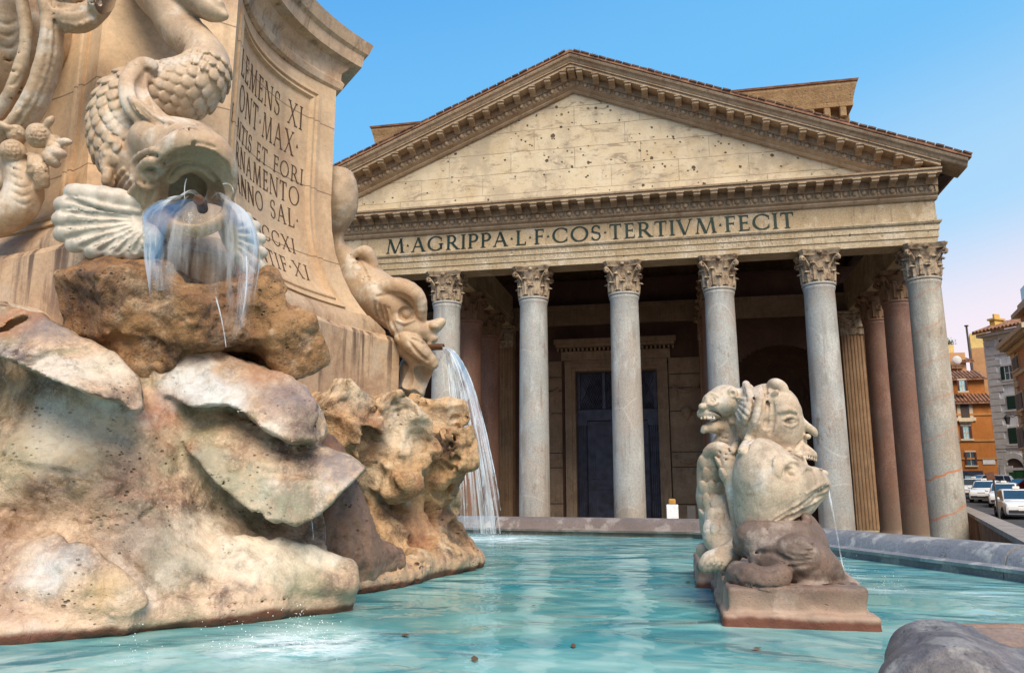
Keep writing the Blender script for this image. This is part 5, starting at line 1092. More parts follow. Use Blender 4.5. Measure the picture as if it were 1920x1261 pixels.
def mk_water():
    m = NT('turquoise water'); p = m.vec((1, 1, 0)); pr = m.vec((.75, 1, 0), rot=(0, 0, -YAW))
    big = m.noise(.55, 3, .5, p); pat = m.noise(.85, 3, .45, pr, 1.6); fin = m.noise(2.4, 3, .45, pr, 1.6)
    c = m.mix(m.rng(pat, .34, .62), (.065, .36, .42), (.29, .62, .59))
    c = m.mix(m.rng(fin, .50, .64, 0, .6), c, (.48, .74, .70))
    c = m.mix(m.rng(fin, .44, .34, 0, .5), c, (.03, .25, .34))
    c = m.mix(m.rng(big, .42, .68, 0, .5), c, (.20, .42, .34))
    ed = m.voro(1.5, 'DISTANCE_TO_EDGE', m.vec((.5, 1, 0), rot=(0, 0, -YAW), loc=(.3, .2, 0))); wob = m.noise(2.2, 3, .5, p)
    c = m.mix(m.math('MULTIPLY', m.rng(ed, .0, .05, .5, 0), m.rng(wob, .45, .6)), c, (.45, .72, .68))  # pale web of caustic light painted into the water colour
    foam = None
    for q, r, a in SPL:
        v = m.n('ShaderNodeVectorMath', operation='DISTANCE'); m.put(v.inputs[0], m.pos); v.inputs[1].default_value = tuple(q)
        f = m.math('MULTIPLY', m.rng(v.outputs['Value'], r*.1, r*1.35, a, 0), m.rng(m.noise(9, 6, .75, m.vec((.7, 1, 1))), .36, .60)); foam = f if foam is None else m.math('MAXIMUM', foam, f)
    c = m.mix(foam, c, (.80, .86, .86))
    w1 = m.noise(1.0, 2, .5, pr, 1.0); w2 = m.noise(2.9, 2, .5, pr, 1.0); w3 = m.noise(9, 2, .5, pr)
    h = m.math('ADD', m.math('ADD', m.math('MULTIPLY', w1, 1.0), m.math('MULTIPLY', w2, .22)), m.math('MULTIPLY', w3, .035))
    bp = m.bump(h, .15, .42)
    dif = m.n('ShaderNodeBsdfDiffuse'); m.put(dif.inputs[0], c); m.put(dif.inputs['Normal'], m.bump(h, .1, .3))
    tr = m.n('ShaderNodeBsdfTransparent'); m.put(tr.inputs[0], (.52, .86, .84))
    s1 = m.n('ShaderNodeMixShader'); m.put(s1.inputs[0], m.math('SUBTRACT', .30, m.math('MULTIPLY', foam, .3))); m.put(s1.inputs[1], dif.outputs[0]); m.put(s1.inputs[2], tr.outputs[0])
    gl = m.n('ShaderNodeBsdfGlossy'); gl.inputs['Roughness'].default_value = .03; m.put(gl.inputs['Normal'], bp); m.put(gl.inputs[0], (.95, .97, 1))
    fr = m.n('ShaderNodeFresnel'); fr.inputs[0].default_value = 1.33; m.put(fr.inputs['Normal'], bp)
    s2 = m.n('ShaderNodeMixShader'); m.put(s2.inputs[0], m.math('MULTIPLY', m.math('MULTIPLY', fr.outputs[0], .8), m.math('SUBTRACT', 1, m.math('MULTIPLY', foam, .7)))); m.put(s2.inputs[1], s1.outputs[0]); m.put(s2.inputs[2], gl.outputs[0])
    m.t.links.new(s2.outputs[0], m.out.inputs[0]); return m.mat
m = MB(); m.add([(x, y, WZ) for x, y in inner], [list(range(n))[::-1]]); tag(m.build('water', mk_water()), kind='structure')
# ------------------------------------------------------------------ falling water
def mk_fall(name, ax, dens, clear, tint=(.9, .95, 1)):
    """streaky sheet: clear film with white aerated threads"""
    m = NT(name); uv = m.n('ShaderNodeAttribute'); uv.attribute_name = 'flow'; f = m.sep(uv.outputs['Vector'])
    cb = m.n('ShaderNodeCombineXYZ'); m.put(cb.inputs[0], m.math('MULTIPLY', f[0], ax)); m.put(cb.inputs[1], m.math('MULTIPLY', f[1], 1.4)); m.put(cb.inputs[2], f[2])
    st = m.noise(1, 5, .6, cb.outputs[0]); al = m.math('MULTIPLY', m.rng(st, .5-dens*.25, .62), f[2])
    wh = m.n('ShaderNodeBsdfDiffuse'); m.put(wh.inputs[0], tint)
    wt = m.n('ShaderNodeBsdfTranslucent'); m.put(wt.inputs[0], tint); ws = m.n('ShaderNodeMixShader'); ws.inputs[0].default_value = .4; m.put(ws.inputs[1], wh.outputs[0]); m.put(ws.inputs[2], wt.outputs[0])
    tr = m.n('ShaderNodeBsdfTransparent'); gl = m.n('ShaderNodeBsdfGlossy'); gl.inputs['Roughness'].default_value = .06; bp = m.bump(st, .02, .5); m.put(gl.inputs['Normal'], bp)
    fr = m.n('ShaderNodeLayerWeight'); fr.inputs[0].default_value = .28; m.put(fr.inputs['Normal'], bp)
    s1 = m.n('ShaderNodeMixShader'); m.put(s1.inputs[0], m.math('MULTIPLY', m.math('MULTIPLY', fr.outputs['Fresnel'], clear), m.rng(f[2], .05, .5))); m.put(s1.inputs[1], tr.outputs[0]); m.put(s1.inputs[2], gl.outputs[0])
    s2 = m.n('ShaderNodeMixShader'); m.put(s2.inputs[0], al); m.put(s2.inputs[1], s1.outputs[0]); m.put(s2.inputs[2], ws.outputs[0])
    m.t.links.new(s2.outputs[0], m.out.inputs[0]); return m.mat
def flow_mesh(name, P, A, mat, parent=None, closed=False, **tg):
    m = MB(); P = np.asarray(P, float); m.grid(P, closed); o = m.build(name, mat, parent, True, auto=None); nv, nu = P.shape[:2]
    at = o.data.attributes.new('flow', 'FLOAT_VECTOR', 'POINT'); j, i = np.mgrid[0:nv, 0:nu]
    at.data.foreach_set('vector', np.stack([i/max(1, nu-1), j/max(1, nv-1), np.asarray(A, float)], -1).astype(np.float32).ravel()); return tag(o, **tg)
# bell of water below the near dolphin
P = []; A = []; c0 = W(389, 374, 4.02); fdir = (W(374, 372, 3.0)-W(374, 372, 4.0)); fdir[2] = 0; fdir /= np.linalg.norm(fdir); sd = np.cross(fdir, [0, 0, 1.0])
for j in range(40):
    t = j/39; row = []; ra = []
    for i in range(64):
        a = 2*PI*i/63; lob = 1+.05*math.sin(3*a+1)*t+.03*math.sin(7*a)*t
        r = (.02+.262*math.sin(min(1, t*1.55)*PI/2)**.7)*lob*(1-.10*max(0, t-.6)/.4); ln = 1+.28*math.cos(a-1.1)+.14*math.cos(2*a+.6)+.12*math.sin(5*a)
        dz = .03*math.sin(min(1, t*8)*PI)-.66*t**1.75*max(.35, ln); q = c0+fdir*(r*math.cos(a)*.8+.10*t)+sd*(-r*math.sin(a))+np.array([0, 0, dz]); row.append(q)
        ra.append(min(1, t*3+.15)*(.12+.88*math.sin(a)**2)*(1 if t < .62 else max(0, 1-(t-.62)/.38*(1.1+.5*math.sin(6*a)))))
    P.append(row); A.append(ra)
flow_mesh('water_bell', P, A, mk_fall('bell of clear water', 16, .16, .38), label='glassy bell of water pouring from the near dolphin mouth', cat='water jet', group=None)
def strands(name, mat, paths, label, **kw):
    m = MB()
    for p, r in paths: m.tube(p, r, 5)
    return tag(m.build(name, mat, None, True), label, 'water jet')
def mk_thread():
    m = NT('white water threads'); b = m.pbr((.80, .88, .95), .25, None, 0, .6); tr = m.n('ShaderNodeBsdfTransparent'); s = m.n('ShaderNodeMixShader')
    m.put(s.inputs[0], m.rng(m.noise(14, 4, .7, m.vec((1, 1, .25))), .42, .66, .06, .8)); m.put(s.inputs[1], tr.outputs[0]); m.put(s.inputs[2], b.outputs[0]); m.t.links.new(s.outputs[0], m.out.inputs[0]); return m.mat
THREAD = mk_thread()
def arc3(x0, y0, x1, y1, x2, y2, d0, d2, n=14):
    o = []
    for i in range(n):
        t = i/(n-1); o.append(W((1-t)**2*x0+2*t*(1-t)*x1+t*t*x2, (1-t)**2*y0+2*t*(1-t)*y1+t*t*y2, d0+(d2-d0)*t))
    return o
rs = np.random.RandomState(5)
pp = []
for i in range(90):
    u = np.clip(rs.choice([-.75, -.35, .1, .45, .85])+rs.normal(0, .13), -1.1, 1.1); e = rs.uniform(.55, 1.02); w_ = rs.uniform(-4, 4)
    xe, ye = 897+u*40+w_, 650+350*e
    pp.append((arc3(830+u*4, 650+u*3, 872-(1-e)*20+u*16+w_, 660-u*16+(1-e)*20, xe-(1-e)*22, ye, 7.2, 7.05+u*.12), [rs.uniform(.0018, .0065)*(1-.4*k/13)*(1+.5*math.sin(k*1.7+i)) for k in range(14)]))
strands('water_stream', THREAD, pp, 'arching jet of white water from the far dolphin falling behind the rocks')
P = []; A = []
for j in range(30):
    t = j/29; row = []; ra = []
    for i in range(16):
        u = -1+2*i/15; x = (1-t)**2*(830+u*5)+2*t*(1-t)*(872+u*18)+t*t*(897+u*44); y = (1-t)**2*(650+u*3)+2*t*(1-t)*(660-u*18)+t*t*1000
        row.append(W(x, y, 7.22-.12*t-.10*(1-u*u))); ra.append((1-.55*abs(u)**3)*(1-.35*t))
    P.append(row); A.append(ra)
fs = flow_mesh('water_sheet', P, A, mk_fall('sheet of falling water', 15, .12, .7), None)
fs.parent = [o for o in SC.objects if o.name == 'water_stream'][0]
TRK = [((404, 555, 418, 600, 424, 650), 3.97, .0035), ((462, 480, 466, 540, 452, 600), 3.95, .0045), ((571, 896, 582, 930, 588, 1010), 3.97, .0028), ((350, 335, 345, 345, 346, 372), 4.08, .003), ((418, 345, 436, 340, 438, 362), 4.06, .003)]
for (q, d, r) in TRK:
    p_ = arc3(*q, d, d-.03, 10); m = MB(); m.tube(p_, [r*(1-.04*k) for k in range(10)], 5); o = m.build('trickle', THREAD, None, True); tag(o, None, 'water jet', 'thin trickles running over the fountain')
tl = ['thin trickle curving out beneath the middle of the water bell', 'white trickle under the right edge of the water bell', 'fine trickle dripping from the lowest right rock ledge', 'tiny jet rising inside the near dolphin mouth', 'tiny arched jet at the right corner of the near dolphin mouth']
for o, l in zip([o for o in SC.objects if o.name.startswith('trickle')], tl): o['label'] = l
# drops thrown up where the water lands
m = MB()
for q, r, a in SPL:
    for k in range(int(500*r*a)):
        an = rs.uniform(0, 2*PI); rr = r*rs.uniform(0, .7)**1.3; hh = abs(rs.normal(0, .07))*(1-rr/r*.6); m.ball((q[0]+rr*math.cos(an), q[1]+rr*math.sin(an), WZ+hh), rs.uniform(.0008, .0024), 5, 3)
tag(m.build('splash', plain('splash drops', (.85, .9, .92), .1), None, True), 'white splashing drops on the turquoise water', 'splash', kind='stuff')
LEAFM = plain('fallen leaf', (.12, .06, .03), .8)
m = MB()
for k, (x, y) in enumerate(((1210, 1020), (1420, 1215), (890, 1235), (1075, 1210), (1000, 1135), (1290, 1090), (760, 1190))):
    c = onp(x, y, 2, WZ+.006); s_ = rs.uniform(.02, .045); a = rs.uniform(0, 6); lf = MB(); R = rot(0, 0, a)
    lf.add([(-s_, 0, 0), (-.3*s_, .35*s_, .004), (.5*s_, .3*s_, .003), (s_, 0, .006), (.5*s_, -.3*s_, .002), (-.3*s_, -.35*s_, .003)], [(0, 5, 4, 3, 2, 1)], R, c)
    tag(lf.build('leaf', LEAFM), 'small brown leaf floating on the turquoise water', 'leaf', 'fallen leaves afloat in the basin')
# ------------------------------------------------------------------ grotesque group standing in the basin
GM = stone('weathered white marble', (.64, .535, .41), (.51, .40, .29), dark=(.12, .08, .055), stain=.55, sthr=(.52, .70), streak=.45, pores=.5, pscale=60, bump=.55, bdist=.006, scale=3.4, pale=(.64, .59, .53), paleamt=.7, red=(.34, .20, .12), redamt=.45, grain=.65, rough=.65).mat
GB = mk_rock('brown wet stone', (.20, .14, .11), (.13, .088, .068), dark=(.06, .04, .032), stain=.5, streak=.2, pores=.6, pscale=60, bump=.6, bdist=.008, scale=3.2, pale=(.42, .35, .30), paleamt=.5, red=(.22, .11, .07), redamt=.4, rough=.6)
gro = empty('grotesque_group', (5.1, -33.3, 2.3), 'carved group of a spouting satyr mask, dolphin head and winged monster in the water', 'sculpture')
gm = Carve((4.25, -34.2, 2.4), (5.55, -32.3, 3.75), .0062)
# masses: dome of the dolphin head, satyr head behind it, winged monster at the left
blob(gm, 1436, 905, 4.02, 60, 84, 74, .03, False, 6); blob(gm, 1432, 962, 4.02, 52, 60, 66, .05)
blob(gm, 1482, 912, 4.0, 44, 52, 54, .05); chain(gm, [(1480, 905, 4.0, 38), (1512, 904, 4.0, 30), (1530, 905, 4.0, 22), (1539, 905, 4.0, 14)], .02, n=2); blob(gm, 1540, 900, 4.0, 9, 7, 15, .01)
chain(gm, [(1488, 950, 4.0, 28), (1512, 940, 4.0, 20), (1536, 927, 4.0, 10), (1546, 922, 4.0, 6)], .02, n=2)
blob(gm, 1440, 785, 4.27, 58, 66, 58, .03, False, -12); blob(gm, 1470, 800, 4.22, 34, 52, 50, .04); blob(gm, 1466, 760, 4.22, 28, 30, 44, .03); chain(gm, [(1478, 850, 4.2, 36), (1500, 880, 4.18, 24)], .03)
chain(gm, [(1470, 748, 4.18, 14), (1484, 760, 4.16, 12), (1493, 770, 4.17, 9)], .012, n=2)
chain(gm, [(1490, 784, 4.2, 11), (1508, 796, 4.18, 8), (1524, 807, 4.18, 7), (1529, 814, 4.18, 5)], .008, n=2); blob(gm, 1514, 818, 4.15, 7, 6, 7, .006); chain(gm, [(1490, 800, 4.2, 16), (1500, 826, 4.2, 12)], .02)
chain(gm, [(1490, 836, 4.2, 18), (1508, 843, 4.17, 11), (1526, 851, 4.17, 6)], .01, n=2); chain(gm, [(1490, 880, 4.2, 24), (1520, 888, 4.16, 14), (1546, 888, 4.15, 7)], .02)
blob(gm, 1518, 865, 4.17, 24, 9, 44, .006, True)
for k in range(7): blob(gm, 1506+4*k, 856.5+.8*k, 4.09+.012*k, 2.3, 4.5, 4, .0015)
chain(gm, [(1446, 724, 4.24, 9), (1454, 719, 4.2, 10), (1466, 727, 4.18, 10), (1469, 740, 4.17, 9), (1460, 748, 4.16, 8), (1452, 742, 4.15, 6), (1456, 734, 4.13, 4)], .005, n=4)      # curled horn
blob(gm, 1404, 775, 4.42, 24, 58, 40, .03)
blob(gm, 1360, 752, 4.45, 35, 31, 42, .03); blob(gm, 1337, 757, 4.42, 21, 23, 30, .02); chain(gm, [(1342, 766, 4.41, 19), (1326, 771, 4.39, 13), (1316, 775, 4.39, 9)], .012); blob(gm, 1317, 762, 4.36, 7, 6.5, 9, .006)
chain(gm, [(1354, 798, 4.44, 17), (1336, 800, 4.41, 11), (1322, 803, 4.39, 7), (1318, 808, 4.39, 5)], .012); chain(gm, [(1306, 787, 4.32, 3.5), (1328, 787, 4.31, 4), (1350, 784, 4.33, 2.5)], .003, True); chain(gm, [(1306, 788, 4.40, 4.5), (1338, 787, 4.40, 4.5)], .003, True)
for k in range(5): blob(gm, 1315+6*k, 784, 4.355, 2, 3.2, 4, .0015)
chain(gm, [(1376, 792, 4.45, 24), (1368, 820, 4.45, 21), (1360, 850, 4.45, 28), (1360, 900, 4.45, 34), (1364, 960, 4.4, 34)], .02, n=2)
chain(gm, [(1326, 858, 4.36, 8), (1330, 848, 4.32, 11), (1343, 841, 4.28, 13), (1359, 850, 4.24, 15), (1370, 890, 4.19, 15), (1377, 935, 4.16, 13), (1382, 975, 4.14, 10), (1386, 1010, 4.11, 10), (1388, 1030, 4.1, 12)], .008, n=3)
chain(gm, [(1334, 870, 4.38, 26), (1334, 930, 4.38, 27), (1330, 990, 4.38, 18)], .02)
chain(gm, [(1352, 960, 4.3, 30), (1350, 1005, 4.2, 30), (1362, 1035, 4.1, 26)], .03); chain(gm, [(1382, 1022, 4.05, 16), (1366, 1042, 4.0, 20), (1336, 1052, 4.02, 19), (1322, 1060, 4.02, 12)], .02, n=2)
blob(gm, 1318, 1032, 4.4, 12, 14, 14, .01)
gm.rough(.09, .0035, 61)
# cut and raised detail laid on the visible surface
for x, r in ((1423, 9), (1403, 7)): gm.line([(x-4, 720, r), (x+2, 750, r), (x-6, 790, r), (x-18, 822, r), (x-31, 846, r)], -.35, .005, False, 4)
for x in (1412.5, 1397, 1431): gm.line([(x-4, 722, 2.2), (x+2, 752, 3), (x-6, 790, 3), (x-18, 824, 3), (x-30, 846, 2.2)], 0, .003, True, 3)
gm.line([(1436, 724, 4), (1440, 770, 4), (1436, 800, 5), (1440, 826, 4)], 0, .008, True, 3).line([(1448, 752, 3), (1450, 780, 4), (1444, 812, 4)], .0, .008, True, 3)
gm.dot(1482, 789, 11, 7, -.1, .005, True, 8); gm.dot(1484, 790, 6.5, 4.8, .2, .002); gm.line([(1468, 786, 2.4), (1480, 780, 3.2), (1495, 785, 2.4)], -.1, .004, False, 3).line([(1470, 796, 2), (1484, 799, 2.6), (1495, 793, 2)], -.1, .004, False, 3).line([(1462, 772, 3.5), (1476, 766, 5), (1492, 772, 4)], -.2, .008, False, 3)
gm.line([(1506, 824, 2.2), (1496, 834, 3), (1492, 850, 3), (1500, 862, 2.4)], .1, .005, True, 3).line([(1508, 818, 1.8), (1512, 826, 2.2), (1522, 826, 2)], 0, .003, True, 2).dot(1522, 823, 3.4, 2.6, 0, .003, True)
gm.line([(1500, 852, 3), (1514, 850, 3.6), (1530, 855, 3)], -.2, .005, False, 2).line([(1500, 874, 3), (1518, 879, 3.6), (1540, 880, 3)], -.2, .006, False, 2)
gm.line([(1500, 948, 2.4), (1516, 936, 3.6), (1536, 922, 4.2), (1552, 914, 5)], .2, .004, True, 3).line([(1502, 952, 2.4), (1520, 944, 3), (1540, 932, 2.6)], -.1, .006, False, 2).line([(1512, 925, 2.4), (1530, 913, 3), (1548, 905, 3)], -.1, .006, False, 2)
for k in range(6): gm.dot(1514+5.5*k, 934.5-4.2*k, 2.2, 3, -.3, .001)
gm.dot(1484, 884, 14, 11, -.15, .008, True); gm.dot(1485, 886, 9.5, 8, .3, .003)
for k, r in enumerate((4.5, 4, 3.4, 3)): gm.line([(1462-4*k, 894-3*k, r*.6), (1464-3*k, 876-6*k, r), (1480, 864-7*k, r), (1498+2*k, 870-6*k, r), (1504+3*k, 886-4*k, r*.6)], -.15, .006, False, 4)
for k in range(5): gm.line([(1500+2*k, 940+5*k, 2), (1482-2*k, 954+6*k, 4), (1464-4*k, 966+7*k, 4.6), (1448-5*k, 976+8*k, 2.6)], -.1, .006, k % 2 == 1, 3)
gm.dot(1335, 749, 7, 5.5, -.1, .004, True); gm.dot(1335.5, 750, 4.8, 4, .2, .0015); gm.line([(1324, 744, 3), (1333, 738, 4.5), (1346, 743, 3)], -.2, .005, False, 3).line([(1326, 757, 2), (1336, 759, 2.6), (1346, 754, 2)], -.1, .004, False, 2)
for k in range(4): gm.line([(1324+3*k, 768+1*k, 1.8), (1336+5*k, 766+4*k, 2.4), (1346+6*k, 776+4*k, 2)], 0, .004, True, 2)
gm.dot(1374, 737, 10, 11, .0, .005); gm.dot(1373, 738, 5, 6, 0, .004, True)
for k in range(7): a = -.7+k*.36; gm.line([(1366+20*math.cos(a), 760+22*math.sin(a), 2.6), (1374+26*math.cos(a+.25), 762+30*math.sin(a+.25), 4.4), (1386+22*math.cos(a+.5), 766+28*math.sin(a+.5), 2.4)], -.1, .004, False, 2)
for k in range(6): gm.line([(1346, 806+10*k, 1.6), (1364, 812+10*k, 2), (1386, 806+10*k, 1.6)], 0, .003, True, 2)
for r_, (y0, n_) in enumerate(((868, 3), (890, 3), (914, 3), (940, 3), (966, 3), (988, 2))):
    for k in range(n_):
        x = 1319+k*15+(7 if r_ % 2 else 0); d = gm.hit(x, y0)
        if d: p = CAM+ray(x, y0)*d; g = gm.grad(p); dn = np.array([0, 0, -1.0]); dn = dn-g*np.dot(dn, g); dn /= np.linalg.norm(dn); z = g*.97+dn*.24; z /= np.linalg.norm(z); y = dn-z*np.dot(dn, z); y /= np.linalg.norm(y); gm.ell(p+g*.004, (.028, .044, .012), np.array([np.cross(y, z), y, z]).T, .0015)
for k in range(4): gm.line([(1342+9*k, 1046, 5), (1328+10*k, 1056, 6), (1322+10*k, 1068, 5)], -.1, .004, False, 2)
for k in range(3): gm.line([(1338+9*k, 1052, 1.6), (1330+10*k, 1064, 2)], -.3, .003, True)
gm.rough(.03, .0016, 62)
gb_ = gm.build('figures', GM, gro)
gl = Carve((4.55, -34.15, 2.35), (5.75, -32.5, 2.98), .008)
chain(gl, [(1400, 1020, 3.92, 26), (1412, 1008, 3.86, 30), (1450, 1015, 3.82, 36), (1490, 1020, 3.84, 42), (1520, 1022, 3.9, 34)], .02, n=3)
chain(gl, [(1440, 1045, 3.78, 36), (1490, 1048, 3.72, 44), (1530, 1060, 3.72, 38), (1560, 1078, 3.75, 24)], .025, n=2); blob(gl, 1496, 1040, 3.66, 40, 38, 30, .012, False, -20)
chain(gl, [(1384, 1075, 3.78, 22), (1410, 1085, 3.66, 25), (1440, 1092, 3.6, 25), (1464, 1076, 3.6, 20)], .02, n=2)
chain(gl, [(1384, 1088, 3.8, 26), (1420, 1112, 3.62, 20), (1480, 1112, 3.6, 21), (1540, 1105, 3.64, 20), (1590, 1102, 3.7, 14), (1604, 1104, 3.74, 8)], .015, n=2, flat=((0, 0, 1), 1.25))
chain(gl, [(1400, 1100, 4.0, 40), (1480, 1098, 4.0, 44), (1560, 1090, 3.95, 34), (1600, 1096, 3.9, 14)], .03, flat=((0, 0, 1), 1.3))
chain(gl, [(1500, 985, 3.98, 30), (1515, 1015, 3.98, 34), (1530, 1040, 3.95, 30)], .03)
chain(gl, [(1508, 968, 3.9, 6), (1514, 974, 3.88, 8), (1511, 983, 3.87, 7), (1505, 978, 3.86, 4)], .006, n=3); blob(gl, 1554, 1052, 3.8, 11, 14, 14, .012)
gl.rough(.07, .006, 63)
for k in range(5): gl.line([(1462+6*k, 1052-8*k, 2), (1486+7*k, 1062-10*k, 2.6), (1522+3*k, 1056-9*k, 2.2)], -.1, .005, True, 3)
gl.line([(1400, 1040, 3), (1440, 1034, 4), (1480, 1050, 3)], 0, .01, True, 3).line([(1380, 1086, 2.4), (1440, 1102, 3.4), (1520, 1098, 3.4), (1600, 1098, 2)], 0, .006, True, 3).line([(1400, 1062, 2), (1430, 1070, 3), (1460, 1066, 2)], 0, .006, True, 2)
gl.rough(.026, .004, 64); gl.build('reclining_beast', GB, gro)
gp = Carve((4.4, -34.1, 2.2), (5.7, -30.9, 2.66), .0125)
gp.box((5.09, -33.12, 2.46), (.30, .72, .13), None, .012, .01).box((5.10, -33.12, 2.36), (.335, .755, .12), None, .02, .01).box((4.98, -31.95, 2.44), (.30, .50, .13), None, .02, .01)
gp.rough(.1, .012, 65).rough(.04, .006, 66); gp.build('plinth', GB, gro)
mb = MB(); p_ = arc3(1546, 888, 1558, 930, 1583, 1080, 4.12, 3.95, 16); mb.tube(p_, [.0055-.0001*k for k in range(16)], 6)
tag(mb.build('water_jet', THREAD, None, True), 'thin thread of water spouting from the satyr mask into the basin', 'water jet')
# ------------------------------------------------------------------ wet stones in the near corner
nr = Carve((5.0, -37.4, 2.1), (7.6, -34.9, 2.8), .0115)
strip(nr, [(1668, 1300, 2.35), (1690, 1218, 2.44), (1735, 1186, 2.5), (1790, 1192, 2.46), (1850, 1222, 2.36), (1960, 1262, 2.2)], [(1700, 1330, 2.1), (1730, 1290, 2.1), (1780, 1270, 2.1), (1830, 1280, 2.1), (1890, 1310, 2.1), (1980, 1340, 2.1)], 26, 60, .03)
nr.rough(.2, .016, 71); nr.scoops(rs4, 26, (1640, 1160, 1920, 1260), 14, 38, -.84, .004, 2); nr.rough(.08, .009, 72).rough(.035, .003, 73)
tag(nr.build('basin_block', stone('dark wet kerb stone', (.17, .155, .16), (.10, .09, .10), dark=(.04, .035, .04), stain=.5, streak=0, pores=.5, pscale=40, bump=.9, bdist=.008, scale=3, pale=(.32, .30, .28), paleamt=.7, grain=1.3, rough=.4).mat), 'wet grey carved stone block at the near right edge of the basin', 'stone')
sl_ = Carve((5.3, -36.9, 2.1), (8.2, -34.0, 2.75), .016); sl_.D[...] = 3
strip(sl_, [(1775, 1196, 2.62), (1850, 1196, 2.60), (1930, 1198, 2.58), (2040, 1202, 2.55)], [(1790, 1235, 2.5), (1860, 1245, 2.45), (1940, 1255, 2.4), (2050, 1262, 2.38)], 16, 24, .02, 14); strip(sl_, [(1778, 1182, 2.72), (1850, 1181, 2.71), (1930, 1181, 2.7), (2060, 1183, 2.68)], [(1778, 1190, 2.70), (1850, 1190, 2.69), (1930, 1191, 2.68), (2060, 1193, 2.66)], 13, 12, .01, 14)
sl_.rough(.15, .008, 74).rough(.05, .004, 75); tag(sl_.build('stone_slab', stone('russet slab', (.33, .22, .16), (.22, .14, .10), dark=(.07, .045, .035), stain=.5, streak=0, pores=.5, pscale=40, bump=.6, bdist=.006, scale=3, rough=.5).mat), 'russet flat grooved stone slab behind the wet grey block', 'stone')
# ------------------------------------------------------------------ street on the right
def rz_(D): return 1.5+max(0, D-43)*.0444
ROADM = plain('asphalt', (.055, .055, .058), .85, 0, .3, .25, 1.2, .3)
def dpt(px, D, z=None):
    """ground point seen in column px at depth D"""
    r = ray(px, 918); q = CAM+r*D/np.dot(r, FW); q[2] = rz_(D) if z is None else z; return q
P = []
for D in (15, 30, 43, 60, 80, 97, 130, 220): P.append([(*dpt(px, D)[:2], rz_(D)) for px in (1806, 1900, 2100, 2500, 3000)])
m = MB(); P = np.array(P)
P[0, 0] = [*onp(1990, 1030, 2, 1.5)[:2], 1.5]; P[1, 0] = [*onp(1870, 985, 2, 1.5)[:2], 1.5]
m.grid(P); tag(m.build('road', ROADM), kind='structure')
RW = stone('retaining brick wall', (.20, .09, .05), (.12, .06, .04), stain=.6, streak=.5, pores=.4, pscale=12, bump=.8, bdist=.03, scale=1.0).mat
COP = stone('grey coping stone', (.36, .31, .27), (.26, .22, .19), stain=.4, streak=0, pores=.2, bump=.4, scale=1.2).mat
def wall_run(a, b, zb, label, th=.5, name='retaining_wall'):
    a, b = np.array(a), np.array(b); d = (b-a)[:2]; L = np.linalg.norm(d); ang = math.atan2(d[1], d[0]); c = (a+b)/2
    t = empty(name, (c[0], c[1], zb), label, 'wall'); sl = (b[2]-a[2])/L; m = MB()
    for nm, z0, z1, w, mt in (('masonry', None, -.14, th, RW), ('coping', -.14, 0, th+.18, COP)):
        m = MB(); n = np.array([-d[1], d[0]])/L*w/2; q = []
        for p in (a, b):
            for s in (-1, 1):
                for zz in ((zb if z0 is None else p[2]+z0), p[2]+z1): q.append((p[0]+s*n[0], p[1]+s*n[1], zz))
        m.add(q, [(0, 1, 3, 2), (4, 6, 7, 5), (0, 4, 5, 1), (2, 3, 7, 6), (1, 5, 7, 3), (0, 2, 6, 4)]); m.build(nm, mt, t)
wall_run(onp(1800, 947, 2, 1.95), onp(1990, 1032, 2, 1.95), -.02, 'low russet retaining wall with grey coping right of the corner column')
wall_run(onp(1795, 926, 2, 2.45), onp(1875, 950, 2, 1.95), .0, 'farther dark retaining wall topped with pale coping before the taxis')
PLAS = {}
def plaster(name, c, st=.25):
    if name not in PLAS: PLAS[name] = stone(name, c, tuple(.82*x for x in c), dark=tuple(.35*x for x in c), stain=st, streak=.35, pores=0, bump=.15, bdist=.01, scale=.35, grain=.35, rough=.85).mat
    return PLAS[name]
FRM = plain('pale window surround', (.52, .43, .31), .8, var=.12, scale=2); FRW = plain('grey white stone trim', (.55, .54, .54), .8, var=.1, scale=2)
SHM = plain('maroon shutter', (.085, .025, .022), .6); SHG = plain('dark green shutter', (.012, .045, .038), .55); GLS = plain('window glass', (.05, .09, .12), .08, 0, .8)
GLB = plain('pale glass with painted shine', (.35, .55, .62), .15, 0, .8); DRG = plain('green door paint', (.012, .09, .035), .5); SHB = plain('dark brown shutter', (.07, .045, .04), .6)  # pale panes have the shine of the glass put into their colour
